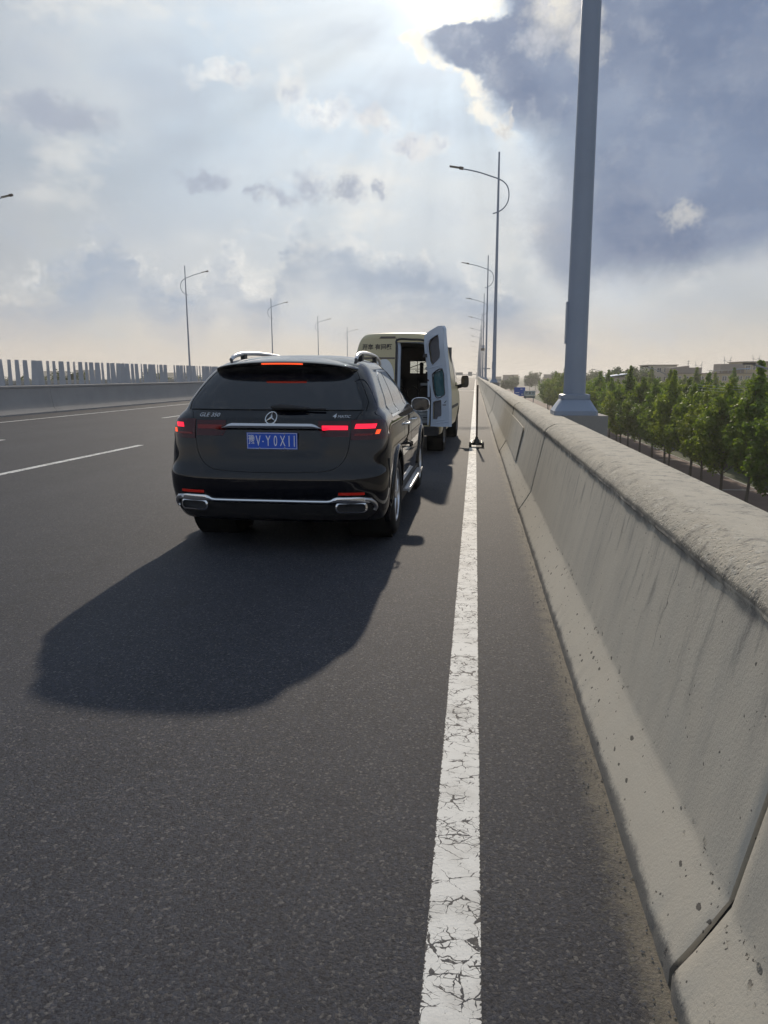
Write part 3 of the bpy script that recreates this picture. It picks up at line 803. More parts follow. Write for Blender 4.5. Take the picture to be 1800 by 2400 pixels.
def patch(name, m, z0, z1, span, nz=8, nx=24, off=.003, thick=.006, side=0, parent=None):
    """span(z)->(x0,x1) on the rear face (side 0)"""
    rows = []
    for i in range(nz+1):
        z = z0+(z1-z0)*i/nz; a, b = span(z)
        ta = SUV.tx(a, z)*(1 if a >= 0 else -1); tb = SUV.tx(b, z)*(1 if b >= 0 else -1)
        rows.append([SUV.at(abs(ta+(tb-ta)*j/nx), z, 1 if ta+(tb-ta)*j/nx >= 0 else -1) for j in range(nx+1)])
    return offset_grid(rows, off, thick, MB()).build(name, m, parent or car, 40)
def lerp_rows(rows):
    zs = [r[0] for r in rows]; A = pchip(zs, [r[1] for r in rows]); B = pchip(zs, [r[2] for r in rows])
    return lambda z: (A(z), B(z))
# underbody
mb = MB(); mb.box((-.84, .32, .30), (.84, 4.5, .40)); mb.box((-.50, .30, .27), (.50, .95, .32)); mb.tube([(-.7, 1.055, .36), (.7, 1.055, .36)], .06, 8)
mb.build('underbody', 'dark_well', car)
for s in (-1, 1):
    for wy in WHEELS:
        mb = MB(); mb.lathe([(.44, s*.55), (.44, s*.95)], 28, 'X', (0, wy, .40)); mb.lathe([(.02, s*.56), (.44, s*.56)], 28, 'X', (0, wy, .40))
        mb.build('wheel_liner', 'dark_well', car, 40)
        # moulding round the opening
        rows = []
        for i in range(33):
            a = R(-24+228*i/32); ca, sa = math.cos(a), math.sin(a); row = []
            for rr, dx in ((.425, -.05), (.425, .012), (.438, .020), (.468, .018), (.485, .002), (.485, -.02)):
                y, z = wy+rr*ca, .40+rr*sa
                row.append(Vector((s*(max(SUV.side(min(max(y, .22), 4.7), max(z, .3)), .90)+dx), y, z)))
            rows.append(row)
        MB().grid(rows).build('wheel_arch', 'car_paint', car, 50)
def wheel(s, wy):
    w = bpy.data.objects.new('wheel', None); C.objects.link(w); w.parent = car; w.location = (s*.845, wy, .388)
    rt, rw = .388, .262
    mb = MB(); hw = .138
    mb.lathe([(rw, -hw+.02), (rw+.03, -hw), (.335, -hw-.002), (.368, -hw+.012), (.383, -hw+.035), (rt, -hw+.06), (rt, -.045), (rt-.008, -.043), (rt-.008, -.037), (rt, -.035), (rt, -.003), (rt-.008, -.001), (rt-.008, .005), (rt, .007), (rt, .04), (rt-.008, .042), (rt-.008, .048), (rt, .05), (rt, hw-.06), (.383, hw-.035), (.368, hw-.012), (.335, hw+.002), (rw+.03, hw), (rw, hw-.02)], 44, 'X')
    mb.build('tyre', 'rubber', w, 40)
    mb = MB(); o = s*(hw-.035)
    mb.lathe([(rw, s*(hw-.012)), (rw-.015, s*(hw-.010)), (rw-.022, s*(hw-.03)), (rw-.03, s*-.08), (rw, s*-.12)], 40, 'X')
    for k in range(5):
        for d in (-9, 9):
            a = R(72*k+d+20); b_ = R(72*k+d*.4+20)
            mb.tube([(o*1.02, .05*math.cos(b_), .05*math.sin(b_)), (o, (rw-.02)*math.cos(a), (rw-.02)*math.sin(a))], [.026, .018], 6)
    mb.lathe([(.001, o+s*.025), (.045, o+s*.022), (.06, o), (.06, o-s*.04)], 20, 'X')
    mb.build('rim', 'satin_silver', w, 40)
    mb = MB(); mb.lathe([(.001, s*.02), (.19, s*.02), (.19, s*.0), (.001, 0)], 30, 'X'); mb.build('brake_disc', 'rim_grey', w, 40)
for s in (-1, 1):
    for wy in WHEELS: wheel(s, wy)
# glazing
patch('rear_window', 'car_glass', 1.238, 1.535, lerp_rows([(1.238, -.735, .735), (1.26, -.745, .745), (1.40, -.685, .685), (1.50, -.640, .640), (1.535, -.61, .61)]), 14, 40, .004, .01)
def side_patch(name, m, poly_rows, s, off=.003, ny=16, parent=None, thick=.008):
    """poly_rows: list of (z, y0, y1)"""
    zs = [r[0] for r in poly_rows]; A = pchip(zs, [r[1] for r in poly_rows]); B = pchip(zs, [r[2] for r in poly_rows]); rows = []
    for i in range(11):
        z = zs[0]+(zs[-1]-zs[0])*i/10; a, b = A(z), B(z); row = []
        for j in range(ny+1):
            y = a+(b-a)*j/ny; row.append(Vector((s*SUV.side(y, z), y, z)))
        rows.append(row)
    return offset_grid(rows, off, thick, MB()).build(name, m, parent or car, 40)
for s in (-1, 1):
    side_patch('window_trim', 'chrome', [(1.148, .92, 3.50), (1.20, .90, 3.42), (1.32, .98, 3.26), (1.45, 1.10, 3.02), (1.54, 1.24, 2.80), (1.585, 1.42, 2.62)], s, .002, 40)
    wt = [(1.168, .945, 1.50), (1.22, .935, 1.51), (1.32, 1.01, 1.54), (1.45, 1.13, 1.58), (1.53, 1.27, 1.60), (1.565, 1.42, 1.61)]
    side_patch('side_window', 'car_glass', wt, s, .005, 12)
    side_patch('side_window', 'car_glass', [(1.168, 1.55, 2.42), (1.30, 1.58, 2.42), (1.45, 1.62, 2.40), (1.565, 1.65, 2.38)], s, .005)
    side_patch('side_window', 'car_glass', [(1.168, 2.47, 3.44), (1.30, 2.47, 3.24), (1.45, 2.45, 2.98), (1.565, 2.43, 2.65)], s, .005)
    # shut lines of the doors, handles
    for y in (1.72, 2.50, 3.62):
        side_patch('door_seam', 'gloss_black', [(.46, y, y+.006), (.8, y, y+.006), (1.14, y, y+.006)], s, .0012, 1, thick=.003)
    for y in (1.86, 2.72):
        mb = MB(); mb.tube([(s*.955, y, 1.02), (s*1.005, y+.03, 1.022), (s*1.007, y+.2, 1.026), (s*.955, y+.24, 1.028)], .013, 8); mb.build('door_handle', 'chrome', car, 50)
    # sill step
    mb = MB(); rows = []
    mb.box((min(s*.86, s*1.03), 1.62, .335), (max(s*.86, s*1.03), 3.50, .352))
    for k in range(5):
        xx = s*(.90+.028*k); mb.box((min(xx, xx+s*.012), 1.66, .352), (max(xx, xx+s*.012), 3.46, .358))
    mb.box((min(s*1.03, s*1.045), 1.60, .325), (max(s*1.03, s*1.045), 3.52, .36))
    mb.build('sill_step', 'satin_silver', car)
    mb = MB(); mb.box((min(s*.80, s*.975), 1.5, .25), (max(s*.80, s*.975), 3.6, .40)); mb.build('sill', 'trim_black', car)
    # roof rail
    pts = [(s*.600, .90, 1.668), (s*.597, .97, 1.700), (s*.592, 1.10, 1.724), (s*.588, 1.30, 1.738), (s*.582, 1.7, 1.748), (s*.575, 2.2, 1.744), (s*.565, 2.6, 1.728), (s*.558, 2.85, 1.700), (s*.555, 2.98, 1.66)]
    mb = MB(); mb.tube(smooth_path([Vector(p) for p in pts], 5), .021, 10, sx=.8); rl = mb.build('roof_rail', 'satin_silver', car, 60)
    for y, x in ((1.22, .590), (2.3, .575)):
        MB().box((min(s*(x-.02), s*(x+.02)), y, 1.66), (max(s*(x-.02), s*(x+.02)), y+.09, 1.732)).build('rail_foot', 'trim_black', rl)
    # door mirror
    mb = MB()
    rows = []
    for i in range(9):
        y = 3.16+.19*i/8; k = [.93, .985, 1, .99, .96, .90, .78, .55, .2][i]; row = []
        for j in range(20):
            a = 2*math.pi*j/20; cx, cz = math.cos(a), math.sin(a)
            row.append((s*(1.035+.110*k*math.copysign(abs(cx)**.7, cx)), y, 1.175+.082*k*math.copysign(abs(cz)**.7, cz)))
        rows.append(row)
    mb.grid(rows, close=True); mr = mb.build('door_mirror', 'car_paint', car, 50)
    rows2 = [[(s*(1.035+.102*k2*math.copysign(abs(math.cos(2*math.pi*j/20))**.7, math.cos(2*math.pi*j/20))), 3.158, 1.175+.073*k2*math.copysign(abs(math.sin(2*math.pi*j/20))**.7, math.sin(2*math.pi*j/20))) for j in range(20)] for k2 in (1, .02)]
    MB().grid(rows2, close=True).build('mirror_glass', 'car_glass', mr, 0)
    ring = [Vector((s*(1.035+.110*math.copysign(abs(math.cos(2*math.pi*j/24))**.7, math.cos(2*math.pi*j/24))), 3.164, 1.175+.082*math.copysign(abs(math.sin(2*math.pi*j/24))**.7, math.sin(2*math.pi*j/24)))) for j in range(25)]
    MB().tube(ring, .007, 6).build('mirror_rim', 'chrome', mr, 60)
    MB().box((min(s*.86, s*.98), 3.2, 1.09), (max(s*.86, s*.98), 3.30, 1.13)).build('mirror_arm', 'trim_black', mr)
# roof spoiler with the high brake light
rows = []
for i in range(12):
    u = i/11
    row = []
    for j in range(41):
        q = -1+2*j/40; x = q*(.655-.02*sm(u, .55, 1)); e = abs(q)**2.4
        top = [(.98, 1.700), (.82, 1.688), (.66, 1.675), (.54, 1.658), (.475, 1.647), (.460, 1.640), (.466, 1.620), (.500, 1.592), (.535, 1.562), (.560, 1.540), (.585, 1.522), (.62, 1.515)][i]
        zc = top[1]-.050*e-.010*abs(q)**8; yc = top[0]+.30*(1-(1-min(abs(q), .999)**4.0)**(1/4.0))*(1-.25*sm(u, .5, 1))
        if i < 3: zc -= .020*e; yc = max(yc, top[0])
        row.append(Vector((x, yc, zc)))
    rows.append(row)
mb = MB(); mb.grid(rows[:6]); sp = mb.build('spoiler', 'car_paint', car, 50)
mb = MB(); mb.grid(rows[5:]); mb.build('spoiler_face', 'gloss_black', sp, 50)
mb = MB()
for q in range(16):
    x = -.175+q*.0233; e = abs((x+.012)/.64)**2.4
    mb.box((x+.0015, .449+.04*e, 1.622-.05*e), (x+.0215, .475, 1.634-.05*e))
mb.build('high_brake_light', 'lit_orange', car)
patch('high_light_lens', 'lens_red', .9, .901, lambda z: (0, .001), 1, 1, -.05) if False else None
# wiper
def rp(x, z, off): return SUV.rear(x, z, off)
mb = MB(); mb.tube([rp(-.03+.33*i/8, 1.262-.012*i/8, .035) for i in range(9)], [.010, .022, .026, .026, .025, .023, .02, .017, .012], 8); wp = mb.build('wiper', 'trim_black', car, 60)
mb = MB(); mb.tube([rp(.25+.20*i/6, 1.250-.004*i/6, .030) for i in range(7)], .008, 6); mb.build('wiper_arm', 'trim_black', wp, 60)
# tailgate seams (thin dark gaps)
def seam(pts, w=.006, par=None):
    mb = MB(); mb.tube([SUV.rear(x, z, -.0005) for x, z in pts], w*.5, 6); return mb
sp_ = smooth_path([Vector((x, z, 0)) for x, z in [(.755, 1.232), (.715, 1.17), (.683, 1.10), (.672, 1.0), (.655, .90), (.62, .82), (.56, .765), (.46, .735), (.2, .722), (0, .720)]], 6)
pl = [(p.x, p.y) for p in sp_]
seam(pl+[(-x, z) for x, z in pl[::-1][1:]]).build('tailgate_seam', 'dark_well', car, 60)
sg = [(-.76+1.52*i/30, 1.2345) for i in range(31)]
mb = MB(); mb.tube([SUV.rear(x, z, .002) for x, z in sg], .004, 6); mb.build('window_seal', 'dark_well', car, 60)
for s in (-1, 1):
    mb = MB(); mb.tube([SUV.at(SUV.side_y_t(yy, zz), zz, s) for yy, zz in ((.30, 1.232), (.38, 1.30), (.47, 1.40), (.57, 1.50), (.66, 1.57))], .004, 6); mb.build('pillar_seam', 'dark_well', car, 60)
# tail lamps: outer lens wraps the corner, inner lens sits on the tailgate
for s in (-1, 1):
    rows = []
    for i in range(11):
        z = .995+(1.158-.995)*i/10
        t0 = SUV.tx(.678, z); ye = .30+.42*math.sin(math.pi*min(1, (i+.6)/8.5))**.6 if i < 8 else .50-.08*(i-8)
        ye = [.42, .56, .66, .70, .70, .66, .60, .54, .48, .42, .36][i]
        t1 = SUV.side_y_t(ye, z)
        rows.append([SUV.at(t0+(t1-t0)*j/20, z, s) for j in range(21)])
    ol = offset_grid(rows, .006, .012, MB()).build('tail_lamp', 'lens_red', car, 40)
    def sub(name, m, z0, z1, x0, x1, off=.009, rows_=4, par=None):
        rr = []
        for i in range(rows_+1):
            z = z0+(z1-z0)*i/rows_; sk = .012*(i/rows_)
            a, b = SUV.tx(x0+sk, z), SUV.tx(x1+sk, z)
            rr.append([SUV.at(a+(b-a)*j/14, z, s) for j in range(15)])
        return offset_grid(rr, off, .004, MB()).build(name, m, par or ol, 40)
    sub('brake_bar', 'lit_red', 1.088, 1.126, .705 if s > 0 else .79, .868)
    sub('lens_rib', 'lit_red_dim', 1.030, 1.046, .700, .845)
    sub('side_marker', 'lit_orange', 1.040, 1.076, .868, .898)
    inner = patch('tail_lamp', 'lens_red', 1.02, 1.150, (lambda z: (.40+.6*max(0, 1.075-z), .664)) if s > 0 else (lambda z: (-.664, -.40-.6*max(0, 1.075-z))), 8, 14, .004, .008)
    x0, x1 = (.435, .652)
    nm = 'lit_red' if s > 0 else 'lit_red_dim'
    patch('brake_bar', nm, 1.078, 1.112, (lambda z: (x0, x1)) if s > 0 else (lambda z: (-x1, -x0)), 3, 12, .007, .003, parent=inner)
# chrome handle strip, emblem, lettering
rows = []
for q in np.linspace(-1, 1, 31):
    x = q*.435; top = 1.128-.034*sm(abs(q), .80, 1.0); bot = 1.088-.002*sm(abs(q), .8, 1)
    y = SUV.rear(x, 1.11).y-SUV.rec(x, 1.11)
    rows.append([Vector((x, y+.004, top)), Vector((x, y-.012, top)), Vector((x, y-.024, (top+bot)/2)), Vector((x, y-.018, bot)), Vector((x, y+.004, bot))])
MB().grid(rows).build('chrome_strip', 'satin_silver', car, 30)
mb = MB(); c = Vector((-.008, 0, 1.172)); yb = SUV.rear(0, 1.172).y-.012
ring = [Vector((c.x+.048*math.cos(2*math.pi*j/36), yb+.22*0-.9*(c.z-1.172+.048*math.sin(2*math.pi*j/36))*-.9+.0, c.z+.048*math.sin(2*math.pi*j/36))) for j in range(37)]
ring = [Vector((v.x, SUV.rear(v.x, v.z).y-.010, v.z)) for v in ring]
mb.tube(ring, .0055, 8)
for k in range(3):
    a = R(90+120*k); tip = Vector((c.x+.046*math.cos(a), 0, c.z+.046*math.sin(a))); tip.y = SUV.rear(tip.x, tip.z).y-.010
    cc = Vector((c.x, SUV.rear(c.x, c.z).y-.012, c.z)); mb.tube([cc, cc+(tip-cc)*.5, tip], [.011, .0065, .0025], 6)
mb.build('emblem', 'chrome', car, 50)
def car_text(body, size, x, z, m, xs=1.0, shear=0.0, name='lettering', off=.006, wt=0.0):
    me = face_back(text_mesh(body, size, m, .0015, name, shear=shear, xs=xs, wt=wt))
    for v in me.vertices:
        px, pz = v.co.x+x, v.co.z+z; v.co = Vector((px, SUV.rear(px, pz).y-off+v.co.y, pz))
    return link(name, me, car)
car_text('GLE 350', .043, -.565, 1.192, 'satin_silver', 1.25, .1)
car_text('4', .046, .532, 1.190, 'satin_silver', 1.3, .1, wt=.001)
car_text('MATIC', .030, .612, 1.186, 'satin_silver', 1.2, .1)
# number plate
px0, pz0 = .006, .981; yp = min(SUV.rear(x, z).y for x in (-.2, 0, .22) for z in (.92, .98, 1.05))-.012
mb = MB(); mb.box((px0-.22, yp, pz0-.07), (px0+.22, yp+.004, pz0+.07)); plate = mb.build('number_plate', 'plate_blue', car)
mb = MB()
for a, b_, c_, d in ((-.216, -.066, .216, -.0625), (-.216, .0625, .216, .066), (-.216, -.0625, -.2125, .0625), (.2125, -.0625, .216, .0625)):
    mb.box((px0+a, yp-.0012, pz0+b_), (px0+c_, yp-.0002, pz0+d))
mb.build('plate_border', 'plate_white', plate)
def plate_text(t, size, x, xs, z=-.004, wt=0.0):
    me = face_back(text_mesh(t, size, 'plate_white', .0008, 'plate_character', xs=xs, wt=wt))
    o = link('plate_character', me, plate); o.location = (px0+x, yp-.0014, pz0+z)
plate_text('豫', .085, -.178, .66, .004, .0008)
for t, x, xs in (('V', -.120, .55), ('Y', -.034, .55), ('0', .030, .52), ('X', .092, .52)): plate_text(t, .128, x, xs)
MB().box((px0-.083, yp-.002, pz0-.010), (px0-.073, yp-.0003, pz0+.000)).build('plate_character', 'plate_white', plate)
for x in (.148, .193): MB().box((px0+x-.0035, yp-.002, pz0-.046), (px0+x+.0035, yp-.0003, pz0+.046)).build('plate_character', 'plate_white', plate)
for x in (-.11, .11):
    for z in (-.0605, .0605):
        MB().lathe([(.001, -.004), (.006, -.003), (.0065, 0)], 10, 'Y', (px0+x, yp, pz0+z)).build('screw', 'chrome', plate, 40)
# bumper: reflectors, lower trim, bright strip, tailpipe surrounds
for s in (-1, 1):
    patch('reflector', 'reflector_red', .538, .560, (lambda z: (.585, .80)) if s > 0 else (lambda z: (-.80, -.585)), 3, 12, .004, .006)
    # vertical air slot at the corner
    rows = []
    for i in range(7):
        z = .56+.26*i/6; y0 = .36-.03*i/6; rows.append([SUV.at(SUV.side_y_t(y0+.055*j/3*(.5+.5*i/6), z), z, s) for j in range(4)])
    offset_grid(rows, .002, .004, MB()).build('air_slot', 'dark_well', car, 30)
patch('bumper_trim', 'trim_black', .31, .455, lerp_rows([(.31, -.80, .80), (.38, -.88, .88), (.455, -.90, .90)]), 8, 40, .004, .008)
rows = []
for q in np.linspace(-1, 1, 61):
    x = q*.86; a = abs(x); zc = .478+.020*sm(a, .50, .57)-.012*sm(a, .74, .86); h = .0105+.010*sm(a, .50, .57)
    p = SUV.rear(x, zc)
    rows.append([p+Vector((0, .01, h)), p+Vector((0, -.014, h)), p+Vector((0, -.020, 0)), p+Vector((0, -.014, -h)), p+Vector((0, .01, -h))])
MB().grid(rows).build('bumper_strip', 'chrome', car, 35)
def rrect(cx, cz, hx, hz, r, n=6):
    pts = []
    for k, (sx, sz) in enumerate(((1, 1), (-1, 1), (-1, -1), (1, -1))):
        for i in range(n+1):
            a = R(90*k+90*i/n); pts.append((cx+sx*(hx-r)+r*math.cos(a), cz+sz*(hz-r)+r*math.sin(a)))
    return pts
for s in (-1, 1):
    cx, cz = s*.690, .428
    o1 = rrect(cx, cz, .132, .046, .040); o2 = rrect(cx, cz, .118, .034, .030); o3 = rrect(cx, cz, .112, .029, .026)
    P3 = lambda pts, dy: [Vector((x, SUV.rear(x*.98, .43).y+dy, z)) for x, z in pts]
    mb = MB(); mb.grid([P3(o1, .012), P3(o1, -.022), P3(o2, -.030), P3(o3, -.016), P3(o3, .06)], close=True); tp = mb.build('tailpipe_surround', 'chrome', car, 40)
    pts = P3(o3, .045); mb = MB(); mb.add(pts, [tuple(range(len(pts)))]); mb.build('tailpipe_opening', 'dark_well', tp)
    # bright bracket curling round the outer end
    c = [Vector((s*x, SUV.rear(x, z).y-.012, z)) for x, z in ((.80, .500), (.845, .488), (.875, .460), (.885, .425), (.872, .395))]
    mb = MB(); mb.tube(smooth_path(c, 4), [.018]*17, 8); mb.build('bumper_bracket', 'satin_silver', car, 50)
mb = MB()
for s in (-1, 1): mb.tube([(s*.55, .35, .30), (s*.55, 1.2, .28)], .05, 10)
mb.build('exhaust', 'dark_well', car, 40)
#@@VAN
# ------------------------------------------------------------------ panel van with an open rear door
VAN = Shell(
    Rz=[(.40, .06), (.50, .02), (.62, .0), (1.0, .0), (1.3, .012), (1.6, .04), (1.9, .085), (2.15, .135), (2.28, .18), (2.33, .25), (2.345, .40)],
    Fz=[(.40, 5.28), (.6, 5.38), (.85, 5.40), (1.0, 5.30), (1.12, 5.05), (1.22, 4.70), (1.5, 4.42), (1.8, 4.14), (2.05, 3.90), (2.2, 3.70), (2.28, 3.5), (2.33, 3.2), (2.345, 2.9)],
    Wz=[(.40, .87), (.6, .905), (.85, .925), (1.1, .925), (1.3, .915), (1.6, .875), (1.9, .815), (2.1, .770), (2.2, .735), (2.26, .700), (2.30, .665), (2.33, .60), (2.345, .42)],
    Lr=[(.40, .16), (1.2, .16), (2.2, .22), (2.345, .3)], nr=[(.40, 4.5), (2.1, 4.5), (2.345, 3)], Lf=.55, nf=3.0)
van = empty('panel_van', (-1.545, 14.12, gz(-1.5)), 'beige high-roof panel van with its right rear door swung open', 'van', rz=R(-2.6), ry=math.atan(CF))
def van_shell():
    zs = [.40+.045*i for i in range(41)]+[2.22, 2.24, 2.26, 2.28, 2.30, 2.315, 2.33, 2.34, 2.345]
    ts = [i/40 for i in range(40)]+[1+i/90 for i in range(90)]+[2+i/12 for i in range(13)]
    rows = []
    for z in zs:
        half = [VAN.at(t, z) for t in ts]; rows.append([Vector((-p.x, p.y, p.z)) for p in half[::-1][:-1]]+half[:-1])
    mb = MB(); mb.grid(rows, close=True); n = len(rows[0]); mb.f.append(tuple((len(zs)-1)*n+j for j in range(n)))
    keep = []
    for f in mb.f:
        c = sum((Vector(mb.v[i]) for i in f), Vector())/len(f)
        if c.y < .35 and .005 < c.x < .665 and .56 < c.z < 2.175: continue             # right doorway
        if c.y > 3.4 and 1.26 < c.z < 2.08 and abs(c.x) < .66+.1*(1.6-c.z): continue   # windscreen
        if abs(c.x) > .60 and any((c.y-wy)**2+(c.z-.36)**2 < .40**2 for wy in VW): continue
        keep.append(f)
    mb.f = keep
    return mb.build('body', 'wrap_beige', van, 45)
VW = (1.02, 4.62)
van_shell()
# doorway rim and dark door frame
dr = [(.02, .57), (.02, 2.20), (.50, 2.19), (.60, 2.15), (.645, 2.06), (.675, 1.7), (.69, 1.2), (.69, .57)]
dpath = smooth_path([Vector((x, VAN.rear(x, z).y-.004, z)) for x, z in [(.015, .56), (.015, 1.2), (.015, 2.0), (.02, 2.20), (.30, 2.205), (.50, 2.195), (.60, 2.15), (.645, 2.05), (.672, 1.7), (.69, 1.2), (.69, .56)]], 6)
mb = MB(); mb.tube(dpath, .020, 8); mb.build('door_seal', 'van_dark', van, 60)
mb = MB(); mb.tube([p+Vector((-.022 if p.x > .3 else .022, .09, -.02 if p.z > 2.1 else 0)) for p in dpath], .05, 8); mb.build('door_frame', 'door_inner', van, 60)
# interior box, open to the rear
mb = MB()
def quad(a, b, c, d): mb.add([a, b, c, d], [(0, 1, 2, 3)])
quad((-.84, .1, .60), (.84, .1, .60), (.84, 3.3, .60), (-.84, 3.3, .60))
for s in (-1, 1):
    quad((s*.84, .12, .60), (s*.84, 3.3, .60), (s*.82, 3.3, 1.5), (s*.82, .12, 1.5)); quad((s*.82, .12, 1.5), (s*.82, 3.3, 1.5), (s*.68, 3.3, 2.16), (s*.68, .2, 2.16))
quad((-.68, .2, 2.16), (.68, .2, 2.16), (.68, 3.3, 2.16), (-.68, 3.3, 2.16))
quad((-.84, .14, .6), (-.02, .14, .6), (-.02, .22, 2.16), (-.68, .22, 2.16))
mb.build('interior_lining', 'van_inside', van)
# bulkhead with a look-through opening, cab behind it
mb = MB(); y = 3.05; ox0, ox1, oz0, oz1 = -.12, .34, 1.575, 1.845
for a, b_ in (((-.84, .6), (.84, oz0)), ((-.84, oz1), (.84, 2.16)), ((-.84, oz0), (ox0, oz1)), ((ox1, oz0), (.84, oz1))):
    mb.box((a[0], y, a[1]), (b_[0], y+.02, b_[1]))
mb.build('bulkhead', 'van_inside', van)
mb = MB(); mb.box((ox0, y-.012, 1.665), (ox1, y-.002, 1.677)); mb.tube([(ox0, y-.01, 1.70), (.08, y-.01, 1.77), (.28, y-.01, 1.845)], .008, 6)
mb.tube([(.05, y-.01, oz0), (.05, y-.01, oz1)], .007, 6); mb.tube([(.0, y-.01, 1.64), (.1, y-.01, 1.61)], .006, 6); mb.build('rack', 'van_dark', van)
mb = MB(); mb.box((.11, y-.05, 1.54), (.195, y-.015, 1.72)); mb.lathe([(.001, 1.83), (.035, 1.815), (.05, 1.78), (.045, 1.73), (.03, 1.70), (.03, 1.66)], 12, 'Z', (.155, y-.05, 0))
mb.box((.25, y-.03, oz0), (.36, y-.012, 1.61)); mb.box((.275, y-.03, 1.69), (.36, y-.012, 1.78)); mb.build('tool_holder', 'van_dark', van, 0)
rows = []
for i in range(9):
    z = 1.27+.80*i/8; wx = min(.655, .66+.1*(1.6-z)+.02)
    rows.append([Vector((wx*(2*j/12-1), 0, z)) for j in range(13)])
    for v in rows[-1]:
        u = abs(v.x)/VAN.W(z); v.y = VAN.F(z)-.55*(1-(1-u**3)**(1/3))+.004
MB().grid(rows).build('windscreen', 'van_glass', van, 40)
mb = MB()
for sx in (-.42, .42):
    mb.box((sx-.24, 3.2, .75), (sx+.24, 3.7, .95)); mb.box((sx-.22, 3.15, .9), (sx+.22, 3.28, 1.52)); mb.box((sx-.12, 3.17, 1.52), (sx+.12, 3.25, 1.66))
mb.build('cab_seats', 'van_dark', van)
mb = MB(); mb.box((-.85, 4.25, .8), (.85, 4.6, 1.22)); mb.build('dashboard', 'van_dark', van)
# load: boxes, hoses and fittings along the side
mb = MB(); mb.box((.30, .45, .60), (.66, .95, .80)); mb.build('tool_box', 'tool_grey', van)
mb = MB(); mb.box((.31, .44, .655), (.65, .452, .66)); mb.box((.31, .44, .735), (.65, .452, .74)); mb.box((.50, .43, .69), (.58, .45, .71)); mb.build('drawer_gap', 'van_dark', van)
MB().box((.42, .62, 1.33), (.62, .70, 1.375)).build('label_plate', 'tool_grey', van)
mb = MB(); mb.lathe([(.001, .60), (.036, .60), (.036, .63)], 18, 'Y', (.545, 0, 1.66)); mb.build('ceiling_lamp', 'van_white', van, 40)
mb = MB()
for k in range(3):
    mb.tube([Vector((-.15+.25*k+.12*math.cos(a), 1.6+.2*k, 1.15+.14*math.sin(a))) for a in np.linspace(0, 5.2, 22)], .012, 6)
mb.tube([(.30, 1.2, .7), (.30, 1.2, 1.5)], .012, 6); mb.tube([(.52, 1.0, .8), (.55, 1.05, 1.25)], .03, 8); mb.build('hoses', 'van_dark', van, 50)
mb = MB(); mb.box((-.80, .9, .60), (-.30, 3.0, 1.45)); mb.box((.55, 1.3, .60), (.80, 3.0, 1.30)); mb.build('shelf_unit', 'van_inside', van)
# closed left rear door: skin, seam, dark band, lettering
def vpatch(name, m, z0, z1, span, nz=10, nx=14, off=.006, thick=.01, par=None):
    rows = []
    for i in range(nz+1):
        z = z0+(z1-z0)*i/nz; a, b_ = span(z); rows.append([VAN.rear(a+(b_-a)*j/nx, z) for j in range(nx+1)])
    return offset_grid(rows, off, thick, MB()).build(name, m, par or van, 40)
ld = vpatch('rear_door', 'wrap_beige', .56, 2.22, lambda z: (-min(.69, VAN.W(z)-.055), -.008))
vpatch('door_edge', 'van_dark', .56, 2.22, lambda z: (-.012, .008), 10, 1, .008, .02, ld)
vpatch('trim_band', 'roof_dark', 1.835, 1.868, lambda z: (-.69, -.02), 2, 12, .009, .004, ld)
vpatch('white_graphic', 'van_white', 1.45, 1.832, lambda z: (-.22-.30*math.sqrt(max(0, 1-((z-1.45)/.385)**2)), -.22+.195*math.sqrt(max(0, 1-((z-1.45)/.39)**2))), 10, 12, .009, .004, ld)
vpatch('upper_patch', 'tool_brown', 2.225, 2.262, lambda z: (-.34+.9*(z-2.225), -.02), 3, 8, .010, .003, ld)
def van_text(t, size, x, z, par):
    me = face_back(text_mesh(t, size, 'text_dark', .001, 'lettering', wt=.0035))
    for v in me.vertices:
        px, pz = v.co.x+x, v.co.z+z; v.co = Vector((px, VAN.rear(px, pz).y-.010+v.co.y, pz))
    link('lettering', me, par)
van_text('开车 有问题', .112, -.375, 2.060, ld)
for s in (-1, 1):
    rows = [[VAN.at(VAN.side_y_t(.03+.10*j/4, z), z, s) for j in range(5)] for z in np.linspace(.85, 1.45, 9)]
    offset_grid(rows, .006, .01, MB()).build('tail_lamp', 'lens_red', van, 40)
# the open door: pressed inner side with three openings
HX, HY = .70, VAN.rear(.66, 1.2).y
PHI = 127
door = bpy.data.objects.new('rear_door', None); C.objects.link(door); door.parent = van; door.location = (HX, HY, 0); door.rotation_euler = (0, R(2.6), R(PHI)); door['label'] = 'open rear door showing its bare bluish inner side'
DW = .70
def dprof(z): return min(VAN.R(z), .105)          # the door follows the lean of the body
def dtop(u): return 2.19+.10*sm(u, .0, .75)                  # u 0 at hinge, 1 at free edge
